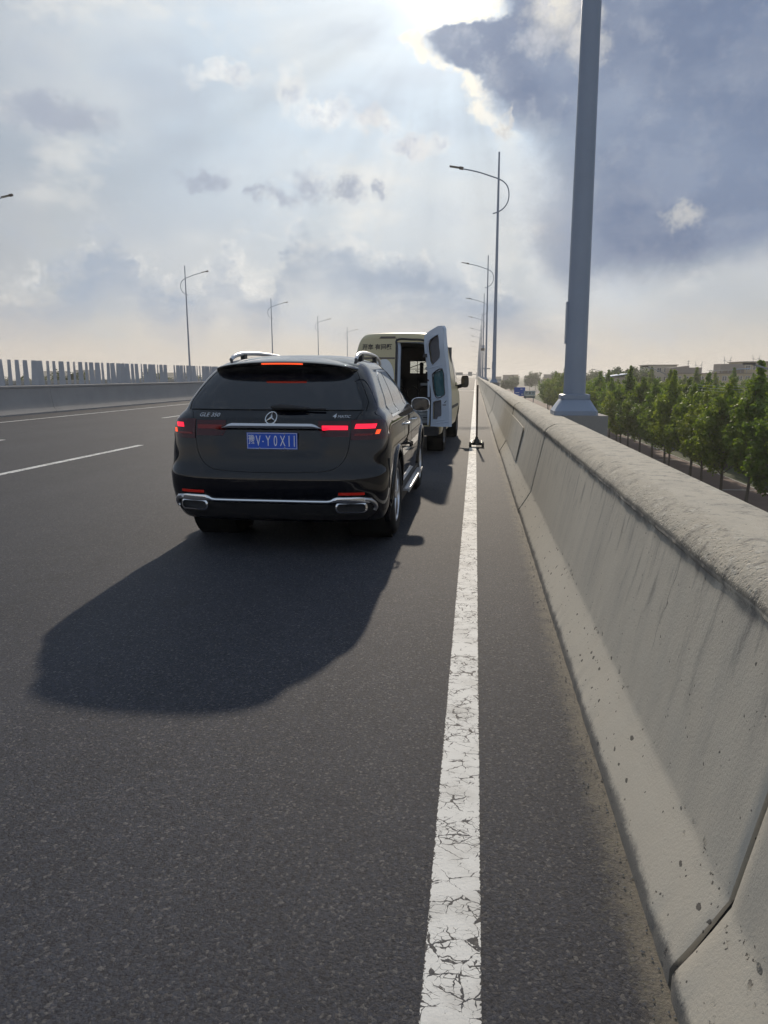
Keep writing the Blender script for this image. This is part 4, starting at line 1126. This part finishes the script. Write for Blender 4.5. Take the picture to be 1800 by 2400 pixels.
# local: x from 0 (hinge) to -DW (free edge); inner face towards +y
holes = [[(.20, 1.78), (.20, 2.10), (.30, 2.18), (.70, 2.25), (.76, 2.19), (.78, 1.92), (.70, 1.82), (.36, 1.72), (.26, 1.72)],
         [(.30, 1.16), (.24, 1.28), (.24, 1.48), (.30, 1.56), (.78, 1.62), (.80, 1.30), (.78, 1.15), (.42, 1.10)],
         [(.14, .70), (.16, 1.00), (.22, 1.03), (.62, 1.06), (.62, .76), (.46, .74), (.38, .69)]]
def door_sheet(yoff, with_holes):
    bm = bmesh.new(); ed = []
    outer = [(0, .56), (0, 1.2), (0, 1.8), (.0, 2.24), (.05, 2.29), (.35, 2.35), (.72, 2.40), (.92, 2.39), (.985, 2.33), (1, 2.22), (1, 1.8), (1, 1.2), (1, .56), (.5, .555)]
    for poly in [outer]+(holes if with_holes else []):
        vs = [bm.verts.new((-u*DW, 0, z)) for u, z in poly]
        for i in range(len(vs)): ed.append(bm.edges.new((vs[i], vs[(i+1) % len(vs)])))
    bmesh.ops.triangle_fill(bm, use_beauty=True, use_dissolve=False, edges=ed)
    bmesh.ops.subdivide_edges(bm, edges=bm.edges, cuts=2, use_grid_fill=False)
    for v in bm.verts: v.co.y = dprof(v.co.z)+yoff
    me = bpy.data.meshes.new('panel'); bm.to_mesh(me); bm.free(); me.materials.append(M['door_inner'])
    return me
inn = link('inner_panel', door_sheet(.0, True), door); md = inn.modifiers.new('s', 'SOLIDIFY'); md.thickness = .018; md.offset = 0
out = link('outer_skin', door_sheet(-.055, False), door); out.data.materials[0] = M['wrap_beige']
mb = MB(); el_ = [(0, .56), (0, 1.2), (0, 1.8), (.0, 2.24), (.05, 2.29), (.35, 2.35), (.72, 2.40), (.92, 2.39), (.985, 2.33), (1, 2.22), (1, 1.8), (1, 1.2), (1, .56)]
mb.grid([[(-u*DW, dprof(z)+.004, z), (-u*DW, dprof(z)-.056, z)] for u, z in el_+[(.5, .555), (0, .56)]]); mb.build('door_edge', 'door_inner', door, 30)
for k, (h, m_) in enumerate(zip(holes, ('van_inside', 'teal_glass', 'van_inside'))):
    mb = MB(); pts = [(-u*DW, dprof(z)-.030 if k != 1 else dprof(z)-.016, z) for u, z in h]
    mb.add(pts, [tuple(range(len(pts)))]); mb.build('window_pane' if k == 1 else 'recess', m_, door)
    mb = MB(); mb.tube(smooth_path([Vector((-u*DW, dprof(z)+.006, z)) for u, z in h+h[:1]], 3), .014 if k == 1 else .008, 6); mb.build('rubber_seal' if k == 1 else 'pressed_rim', 'van_dark' if k == 1 else 'door_inner', door, 60)
for z0, u0, u1 in ((.60, .08, .92), (.645, .10, .80), (1.085, .1, .9), (1.66, .1, .92)):
    mb = MB(); mb.tube([(-DW*(u0+(u1-u0)*i/6), dprof(z0)+.006, z0+.05*(i/6)) for i in range(7)], .013, 6); mb.build('pressed_rib', 'door_inner', door, 60)
mb = MB(); mb.box((-.06, dprof(1.08)-.02, 1.05), (.03, dprof(1.08)+.05, 1.12)); mb.build('hinge', 'van_dark', door)
mb = MB(); mb.box((-.07, dprof(1.9)-.02, 1.87), (.03, dprof(1.9)+.04, 1.93)); mb.build('hinge', 'van_dark', door)
mb = MB(); mb.box((-.60, dprof(.95)+.008, .955), (-.49, dprof(.95)+.018, .970)); mb.tube([(-.55, dprof(1.)+.014, 1.0), (-.62, dprof(1.)+.014, 1.04)], .006, 6); mb.build('latch_handle', 'van_dark', door)
# bumper, wheels, mirrors, side detail
mb = MB(); mb.prism(rrect(0, .47, .86, .085, .05), -.09, .10); mb.build('bumper', 'trim_black', van, 30)
for s in (-1, 1):
    for wy in VW:
        w = bpy.data.objects.new('wheel', None); C.objects.link(w); w.parent = van; w.location = (s*.79, wy, .345)
        MB().lathe([(.20, -.09), (.31, -.10), (.335, -.085), (.345, -.06), (.345, .06), (.335, .085), (.31, .10), (.20, .09)], 32, 'X').build('tyre', 'rubber', w, 40)
        mb = MB(); mb.lathe([(.205, s*.085), (.19, s*.06), (.12, s*.03), (.10, s*.07), (.001, s*.075)], 24, 'X'); mb.build('rim', 'rim_grey', w, 40)
        mb = MB(); mb.lathe([(.40, s*.55), (.40, s*.88)], 24, 'X', (0, wy, .36)); mb.lathe([(.02, s*.56), (.40, s*.56)], 24, 'X', (0, wy, .36)); mb.build('wheel_liner', 'dark_well', van, 40)
    # cab window, side rubbing strip, mirror
    rows = [[Vector((s*VAN.side(y, z), y, z)) for y in np.linspace(3.35, 4.35-.55*(z-1.25), 8)] for z in np.linspace(1.28, 1.95, 8)]
    offset_grid(rows, .006, .01, MB()).build('side_window', 'car_glass', van, 40)
    rows = [[Vector((s*VAN.side(y, z), y, z)) for y in np.linspace(.35, 4.2, 24)] for z in (.80, .86)]
    offset_grid(rows, .012, .02, MB()).build('side_strip', 'trim_black', van, 40)
    rows = [[Vector((s*VAN.side(y, z), y, z)) for y in np.linspace(.6, 3.1, 20)] for z in np.linspace(1.0, 1.18, 4)]
    offset_grid(rows, .003, .004, MB()).build('side_panel', 'tool_brown' if s < 0 else 'wrap_beige', van, 40)
    rows = []
    for i in range(7):
        y = 4.02+.13*i/6; k = [.94, 1, 1, .97, .88, .7, .35][i]
        rows.append([(s*(1.10+.095*k*math.copysign(abs(math.cos(2*math.pi*j/20))**.6, math.cos(2*math.pi*j/20))), y, 1.385+.150*k*math.copysign(abs(math.sin(2*math.pi*j/20))**.6, math.sin(2*math.pi*j/20))) for j in range(20)])
    mb = MB(); mb.grid(rows, close=True); mb.f.append(tuple(range(len(mb.v)-20, len(mb.v)))); mr = mb.build('door_mirror', 'trim_black', van, 50)
    MB().grid([rows[0], [(s*1.10, 4.022, 1.385)]*20], close=True).build('mirror_glass', 'car_glass', mr, 0)
    MB().tube([(s*.90, 4.12, 1.25), (s*1.02, 4.08, 1.28)], .05, 8).build('mirror_arm', 'trim_black', mr, 50)
mb = MB(); mb.box((-.82, .15, .38), (.82, 5.0, .44)); mb.build('underbody', 'dark_well', van)

# ------------------------------------------------------------------ rod on a small wheeled stand, on the edge line
st = empty('marker_stand', (.05, 15.86, gz(.05)), 'dark upright rod on a small black four-wheeled stand over the white line', 'stand')
mb = MB(); mb.tube([(0, 0, .15), (0, 0, 1.33)], .021, 12); mb.build('rod', 'tool_brown', st, 40)
mb = MB(); mb.lathe([(.001, .225), (.030, .225), (.036, .18), (.062, .15), (.085, .12), (.11, .10), (.125, .05), (.001, .045)], 20); mb.build('hub', 'cast_iron', st, 40)
for k in range(4):
    a = R(45+90*k); c, s_ = math.cos(a), math.sin(a)
    mb = MB(); mb.tube([(c*.05, s_*.05, .10), (c*.13, s_*.13, .085), (c*.19, s_*.19, .075)], [.034, .028, .026], 8); lg = mb.build('leg', 'cast_iron', st, 40)
    mb = MB(); mb.lathe([(.001, -.026), (.046, -.026), (.050, -.014), (.050, .014), (.046, .026), (.001, .026)], 14, 'X', (c*.19, s_*.19, .051)); mb.build('caster', 'rubber', lg, 40)
    mb = MB(); mb.lathe([(.001, .118), (.016, .115), (.018, .09)], 10, 'Z', (c*.16, s_*.16, 0)); mb.build('bolt', 'chrome', lg, 40)
# ------------------------------------------------------------------ trees
def tree_meshes(seed, H, base, rad, spire, nlimb, leaf, per, dens):
    """returns trunk mesh and crown mesh: limbs climb steeply and carry clumps of leaf-sized faces"""
    r = random.Random(seed); tb = MB(); cv = []; cf = []
    lean = Vector((r.uniform(-.02, .02), r.uniform(-.02, .02), 1))
    def axis(z): return Vector((lean.x*z+.06*math.sin(z*.9+seed), lean.y*z+.06*math.cos(z*.7+seed), z))
    zs = [0, .4, 1.2, 2.2, H*.5, H*.75, H*.93]
    tb.tube([axis(z) for z in zs], [.13, .105, .095, .085, .06, .035, .012], 8)
    def clump(c, cr, n):
        for _ in range(n):
            d = Vector((r.gauss(0, 1), r.gauss(0, 1), r.gauss(0, 1))).normalized()*cr*(r.random()**.45)
            p = c+d; s = leaf*r.uniform(.65, 1.3)
            nrm = (d.normalized()*.8+Vector((r.gauss(0, .6), r.gauss(0, .6), r.gauss(.35, .6)))).normalized()
            a = nrm.orthogonal().normalized(); a.rotate(Matrix.Rotation(r.uniform(0, 6.28), 3, nrm)); b = nrm.cross(a)
            o = len(cv); cv.extend([tuple(p-a*s*.5), tuple(p+b*s*.36), tuple(p+a*s*.55), tuple(p-b*s*.36)]); cf.append((o, o+1, o+2, o+3))
    def env(t):                                      # crown radius at height fraction t
        return rad*(math.sin(math.pi*min(1, (t+.12)/1.0)**.70)**.75 if t < .82 else .34*(1-t)/.18+.06)
    for i in range(nlimb):
        t = (i+.5)/nlimb; z0 = base+(H-base)*(t*.82); a = i*2.4+r.uniform(-.5, .5)
        R_ = env(t)*r.uniform(.66, 1.18); rise = R_*r.uniform(.55, 1.25)+.25
        p0 = axis(z0*.93); p2 = axis(z0)+Vector((math.cos(a)*R_, math.sin(a)*R_, rise)); p1 = (p0+p2)/2+Vector((math.cos(a)*R_*.18, math.sin(a)*R_*.18, -.06*rise))
        tb.tube([p0, p1, p2], [.040, .025, .008], 5, False)
        k = max(3, int(R_*dens))
        for j in range(k):
            u = .30+.75*j/k; q = p0*(1-u)**2+p1*2*u*(1-u)+p2*u*u
            clump(q+Vector((r.uniform(-.2, .2), r.uniform(-.2, .2), r.uniform(-.15, .25)))*(rad/2), rad*r.uniform(.15, .25), per)
    for j in range(int(7*spire)):                   # leader
        clump(axis(H*(.78+.22*j/(7*spire)))+Vector((r.uniform(-.1, .1), r.uniform(-.1, .1), 0)), rad*.22*(1-.6*j/(7*spire)), per)
    me = bpy.data.meshes.new('crown'); me.from_pydata(cv, [], cf)
    return tb.mesh('trunk', 'bark', 60), me
kinds = []
for sd_, H, base, rad, sp_, nl in ((3, 8.4, 1.3, 2.05, 1.7, 42), (11, 7.7, 1.25, 2.2, 1.3, 40), (23, 9.2, 1.4, 1.85, 2.3, 46), (31, 7.2, 1.15, 2.15, 1.0, 38), (41, 8.2, 1.3, 2.2, 1.6, 44)):
    t, c = tree_meshes(sd_, H, base, rad, sp_, nl, .25, 22, 6.5); c.materials.append(M['leaf']); kinds.append((t, c))
far_kinds = []
for sd_, H, base, rad, sp_, nl in ((51, 9.5, 2.2, 4.0, .5, 26), (61, 8.2, 2.0, 3.4, .4, 24), (71, 11.0, 2.6, 4.2, .6, 28)):
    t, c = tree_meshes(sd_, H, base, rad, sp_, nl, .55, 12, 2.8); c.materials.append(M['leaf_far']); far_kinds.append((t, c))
tr = random.Random(17)
def put_tree(kind, x, y, z, sc_, label, group, name):
    o = empty(name, (x, y, z), label, 'tree', group, rz=tr.uniform(0, 6.28)); o.scale = (sc_*tr.uniform(.94, 1.06), sc_*tr.uniform(.94, 1.06), sc_)
    link('trunk', kind[0], o); link('crown', kind[1], o)
y = 38.2; i = 0
while y < 175:
    i += 1
    put_tree(kinds[tr.randrange(5)], 16.9+tr.uniform(-.35, .35), y, GROUND+.1, tr.uniform(.80, 1.03), '%s slender street tree from the right edge in the front row beyond the parapet' % ordinal(i), 'street trees in the front row', 'street_tree')
    y += tr.uniform(3.9, 5.0)
y = 47; i = 0
while y < 230:
    i += 1
    put_tree(kinds[tr.randrange(5)], 22.2+tr.uniform(-.4, .4), y, GROUND+.06, tr.uniform(.84, 1.03), '%s street tree from the right edge in the second row, behind the front trees' % ordinal(i), 'street trees in the second row', 'street_tree')
    y += tr.uniform(4.0, 5.4)
y = 70; i = 0
while y < 250:
    i += 1
    put_tree(kinds[tr.randrange(5)], 39.5+tr.uniform(-1, 1), y, GROUND, tr.uniform(.85, 1.08), '%s street tree from the right edge in the third row, beyond the side road' % ordinal(i), 'street trees beyond the side road', 'street_tree')
    y += tr.uniform(6, 9)
# larger trees far behind
spots = []
for k in range(34): spots.append((14+k*3.6+tr.uniform(-2, 2), 330+tr.uniform(-60, 170)))
for k in range(16): spots.append((47+tr.uniform(-9, 10), 205+k*11+tr.uniform(-4, 4)))
for k, (x, y) in enumerate(sorted(spots)):
    put_tree(far_kinds[tr.randrange(3)], x, y, GROUND, tr.uniform(.65, 1.05), '%s hazy round tree from the lamp row on the right horizon' % ordinal(k+1), 'far trees on the right horizon', 'tree')
for k in range(26):
    x = -52-tr.uniform(0, 60); y = 52+k*9+tr.uniform(-3, 3)
    put_tree(far_kinds[tr.randrange(3)], x, y, GROUND, tr.uniform(.72, .98), '%s round tree from the left edge, seen between the anti-glare boards' % ordinal(k+1), 'far trees behind the median boards', 'tree')

# ------------------------------------------------------------------ buildings
def window_meshes(w, h):
    fr = MB()
    for a, b_ in (((-w/2, -h/2), (w/2, -h/2+.09)), ((-w/2, h/2-.09), (w/2, h/2)), ((-w/2, -h/2+.09), (-w/2+.09, h/2-.09)), ((w/2-.09, -h/2+.09), (w/2, h/2-.09)), ((-.04, -h/2+.09), (.04, h/2-.09))):
        fr.box((a[0], -.06, a[1]), (b_[0], .10, b_[1]))
    return fr.mesh('window', 'window_frame'), MB().box((-w/2+.05, 0, -h/2+.05), (w/2-.05, .08, h/2-.05)).mesh('pane', 'window_glass')
def building(label, x0, x1, y0, y1, top, m, rows, cols, win=(1.5, 1.5), side=0, roofm='roof_dark', eave=.35):
    b = empty('apartment_block', ((x0+x1)/2, y0, GROUND), label, 'building')
    cx = (x0+x1)/2; H = top-GROUND
    MB().box((x0-cx, 0, 0), (x1-cx, y1-y0, H)).build('wall', m, b)
    rf = MB().box((x0-cx-eave, -eave, H-.05), (x1-cx+eave, y1-y0+eave, H+.16)).build('roof', roofm, b)
    for zc in rows[1:]: MB().box((x0-cx-.06, -.10, zc-1.45-GROUND-.08), (x1-cx+.06, .02, zc-1.45-GROUND+.08)).build('floor_band', m, b)
    f, p = window_meshes(*win)
    for zc in rows:
        for k in range(cols):
            o = link('window', f, b); o.location = (x0-cx+(x1-x0)*(k+.5)/cols, -.03, zc-GROUND); link('pane', p, o)
        for k in range(side):
            o = link('window', f, b); o.location = (x0-cx-.03, (y1-y0)*(k+.5)/side, zc-GROUND); o.rotation_euler.z = R(-90); link('pane', p, o)
    return b, rf, cx
b1, rf, cx = building('cream apartment block, leftmost of the buildings behind the trees', 59.2, 68.6, 264, 278, 4.75, 'wall_cream', (3.1, .2, -2.7, -5.0), 4, side=3)
b2, rf, cx = building('long yellow apartment block with grey rooftop rooms and blue shed roof', 64.5, 88.2, 250, 261, 1.85, 'wall_yellow', (.25, -2.35, -4.9), 10, side=3)
pr = MB(); pr.box((69.6-cx-1.4, 3, 8.5), (73.6-cx, 10, 10.3)); pr.prism([(63.6-cx, 8.5), (69.6-cx, 8.5), (69.6-cx, 10.9), (63.6-cx, 10.2)], 3.2, 9.5); pr.build('rooftop_room', 'wall_grey', b2)
pr = MB(); pr.box((79.0-cx, 2, 8.5), (86.4-cx, 9, 11.4)); pr.build('rooftop_room', 'wall_grey', b2)
pr = MB(); pr.box((75.0-cx, -.6, 9.3), (82.6-cx, 2.2, 9.42)); pr.build('shed_roof', 'panel_white', b2)
pr = MB(); pr.prism([(82.6-cx, 9.5), (87.8-cx, 9.9), (87.8-cx, 10.05), (82.6-cx, 9.65)], -.8, 2.0); pr.build('shed_roof', 'roof_blue', b2)
for k in range(7): MB().box((75.0-cx+1.9*k, -.4, 8.5), (75.12-cx+1.9*k, -.28, 9.4)).build('shed_post', 'mast_grey', b2)
b3, rf, cx = building('tall yellow apartment block at the right edge of the photo', 87.4, 108, 255, 270, 5.55, 'wall_yellow', (3.7, .9, -1.9, -4.7), 9, side=3, eave=.5)
b4, rf, cx = building('low white shed with pale blue sloping roof among the trees', 35.3, 41, 205, 216, .9, 'wall_cream', (-1.5, -4.2), 3, side=2)
MB().prism([(35.0-cx, 7.4), (41.3-cx, 8.25), (41.3-cx, 8.4), (35.0-cx, 7.55)], -.6, 11.5).build('sloping_roof', 'roof_blue', b4)
for k in range(12):
    x = 14+k*5.6+tr.uniform(-2, 2); y = 470+tr.uniform(-40, 160); w = tr.uniform(5, 9)
    building('%s low hazy house from the lamp row, far off on the right horizon' % ordinal(k+1), x, x+w, y, y+9, tr.uniform(-1.5, 2.0), tr.choice(['wall_cream', 'wall_yellow', 'wall_grey']), (-.8-1.2, -4.8), 3)[0]['group'] = 'far houses on the right horizon'
for k in range(8):
    x = -150-k*34+tr.uniform(-10, 10); y = 620+tr.uniform(-60, 100); w = tr.uniform(14, 24)
    building('%s hazy tower block from the cars, on the far left horizon' % ordinal(k+1), x, x+w, y, y+14, tr.uniform(2, 8), tr.choice(['wall_cream', 'wall_grey']), (.5, -2.6), 5)[0]['group'] = 'far blocks on the left horizon'

# ------------------------------------------------------------------ masts, side road lamps, signs, gantry
def antenna(x, z0, z1, label):
    a = empty('roof_antenna', (x, 268, z0), label, 'antenna', 'antennas on the rooftops'); h = z1-z0
    for s in (-1, 1):
        MB().tube([(s*.95, 0, -.6), (s*.95, 0, h*.55), (s*1.05, 0, h*.8), (s*1.3, 0, h)], .07, 6).build('pole', 'mast_grey', a, 0)
        MB().box((s*.95-.5, -.05, h*.5), (s*.95+.5, .05, h*.5+.10)).build('crossbar', 'mast_grey', a)
    MB().tube([(-.95, 0, h*.5), (0, 0, h*.38), (.95, 0, h*.5)], .04, 5).build('cable', 'mast_grey', a)
antenna(76.8, 3.4, 6.0, 'left pair of thin antenna poles on the yellow block roof')
antenna(86.2, 4.9, 7.6, 'middle pair of thin antenna poles above the grey rooftop room')
antenna(95.5, 5.5, 8.0, 'right pair of thin antenna poles on the tallest roof')
mt = empty('cell_mast', (42.4, 300, GROUND), 'slim pale telecom mast standing behind the nearest lamp pole', 'mast')
MB().tube([(0, 0, 0), (0, 0, 14.3)], [.28, .12], 10).build('pole', 'mast_grey', mt, 40)
for z in (11.6, 13.6):
    mb = MB()
    for k in range(3): mb.box((-.16, -.10, -.75), (.16, .10, .75), None, (.45*math.cos(k*2.09+.5), .45*math.sin(k*2.09+.5), z))
    mb.build('antenna_panels', 'panel_white', mt)
mt = empty('roof_mast', (73.0, 267, 4.5), 'small cross-shaped mast between the cream and yellow blocks', 'mast')
MB().tube([(0, 0, -1), (0, 0, 1.9)], .09, 6).build('pole', 'mast_grey', mt); MB().box((-.5, -.05, 1.45), (.5, .05, 1.58)).build('crossbar', 'mast_grey', mt); MB().box((-.35, -.05, .75), (.35, .05, .86)).build('crossbar', 'mast_grey', mt)
def side_lamp(x, y, h, reach, drop_, label):
    a = empty('road_lamp', (x, y, GROUND+.1), label, 'street lamp', 'lamps along the side road'); 
    MB().tube([(0, 0, 0), (0, 0, h*.6), (0, 0, h-drop_)], [.11, .085, .06], 10).build('pole', 'mast_grey', a, 40)
    MB().tube([(0, 0, h-drop_-.05), (-reach*.5, 0, h-drop_*.42), (-reach, 0, h)], .05, 6).build('arm', 'mast_grey', a, 40)
    MB().box((-reach-.55, -.12, h-.02), (-reach+.1, .12, h+.09)).build('lamp_head', 'roof_dark', a)
side_lamp(17.9, 45, 8.5, 2.0, .75, 'side road lamp standing right at the right edge of the photo')
side_lamp(22.9, 90, 8.85, 2.9, 1.25, 'side road lamp with long arm in front of the cream block')
side_lamp(23.9, 140, 8.9, 2.2, .6, 'side road lamp with its head right of the nearest pole')
for k, dz in enumerate((0, -.35, -.7)):
    mb = MB(); mb.tube([Vector((14.6+14*t, 62+4*t, 1.05+dz*.6-2.1*t*(1-t)*.5-.55*t)) for t in np.linspace(.25, 1, 14)], .012, 4)
    tag(mb.build('overhead_cable', 'wire'), '%s pale overhead cable from the top at the right edge' % ordinal(k+1), 'cable', 'overhead cables at the right edge')
sg_ = empty('road_sign', (6.5, 110, GROUND), 'blue direction sign on a post below the bridge, left of its white neighbour', 'sign')
MB().box((-.80, 0, 5.0), (.80, .06, 6.27)).build('board', 'sign_blue', sg_)
mb = MB(); mb.box((-.60, -.012, 5.45), (-.05, -.002, 5.56)); mb.box((-.60, -.012, 5.12), (.0, -.002, 5.20)); mb.box((.25, -.012, 5.20), (.55, -.002, 5.32)); mb.box((.1, -.012, 5.95), (.4, -.002, 6.05)); mb.build('lettering', 'sign_white', sg_)
MB().tube([(0, .1, 0), (0, .1, 6.2)], .07, 10).build('post', 'mast_grey', sg_, 40)
sg_ = empty('road_sign', (7.95, 109.6, GROUND), 'pale board with three dark marks beside the blue sign below the bridge', 'sign')
MB().box((-.85, 0, 5.08), (.80, .06, 5.76)).build('board', 'sign_pale', sg_)
mb = MB(); mb.box((-.58, -.012, 5.30), (-.51, -.002, 5.60)); mb.box((-.51, -.012, 5.54), (-.36, -.002, 5.60)); mb.box((-.51, -.012, 5.42), (-.40, -.002, 5.47)); mb.box((-.36, -.012, 5.45), (-.31, -.002, 5.58))
mb.box((-.08, -.012, 5.33), (.12, -.002, 5.57)); mb.box((.42, -.012, 5.30), (.48, -.002, 5.44)); mb.box((.34, -.012, 5.44), (.41, -.002, 5.58)); mb.box((.50, -.012, 5.44), (.57, -.002, 5.58)); mb.build('marks', 'text_dark', sg_)
MB().box((-.85, 0, 4.72), (.80, .05, 5.0)).build('lower_board', 'sign_dark', sg_)
MB().tube([(-.6, .1, 0), (-.6, .1, 5.7)], .06, 10).build('post', 'mast_grey', sg_, 40); MB().tube([(.55, .1, 0), (.55, .1, 5.7)], .06, 10).build('post', 'mast_grey', sg_, 40)
GY = 520; gzz = drop(GY)
ga = empty('sign_gantry', (-8, GY, gzz), 'far gantry with dark sign panels spanning the road ahead', 'gantry')
for x in (-9.6, 8.6): MB().tube([(x, 0, 0), (x, 0, 9.2)], .22, 10).build('post', 'mast_grey', ga, 40)
MB().box((-9.8, -.2, 7.6), (8.8, .2, 8.1)).build('beam', 'mast_grey', ga)
for x0, x1, z0, z1 in ((-8.2, -.9, 7.3, 9.3), (-5.8, -5.6, 7.2, 9.4), (2.8, 5.6, 6.9, 9.7)):
    if x1-x0 > 1: MB().box((x0, -.42, z0), (x1, -.25, z1)).build('sign_panel', 'sign_dark', ga)
gb = empty('sign_bracket', (1.45, 168, drop(168)+1.0), 'cantilever sign frame fixed beside the second and third lamp poles', 'sign')
MB().tube([(0, 0, 0), (0, 0, 2.6)], .06, 8).build('post', 'mast_grey', gb, 40); MB().box((-.1, -.05, 1.9), (1.8, .05, 2.15)).build('arm', 'mast_grey', gb)
gb = empty('camera_box', (1.3, 126, 1.0), 'small equipment box clamped on a lamp pole down the road', 'box')
MB().box((-.5, -.3, 4.6), (.15, .3, 5.0)).build('housing', 'wall_grey', gb); MB().box((-.3, -.2, 5.0), (.1, .2, 5.5)).build('camera', 'lamp_steel', gb); MB().tube([(.12, 0, 0), (.12, 0, 4.6)], .05, 8).build('post', 'lamp_steel', gb, 40)
# ------------------------------------------------------------------ hazy summer air
def haze():
    mb = MB(); mb.box((-2600, -180, -7.6), (2600, 3200, 17.6))
    m = bpy.data.materials.new('haze'); m.use_nodes = True; t = m.node_tree; t.nodes.clear()
    o = t.nodes.new('ShaderNodeOutputMaterial'); v = t.nodes.new('ShaderNodeVolumePrincipled')
    v.inputs['Color'].default_value = (1.0, .97, .93, 1); v.inputs['Density'].default_value = .00055; v.inputs['Anisotropy'].default_value = .35
    t.links.new(v.outputs[0], o.inputs['Volume']); M['haze'] = m
    ob = mb.build('haze', 'haze'); ob['kind'] = 'stuff'; ob['label'] = 'thin pale haze filling the air over the road'
haze()
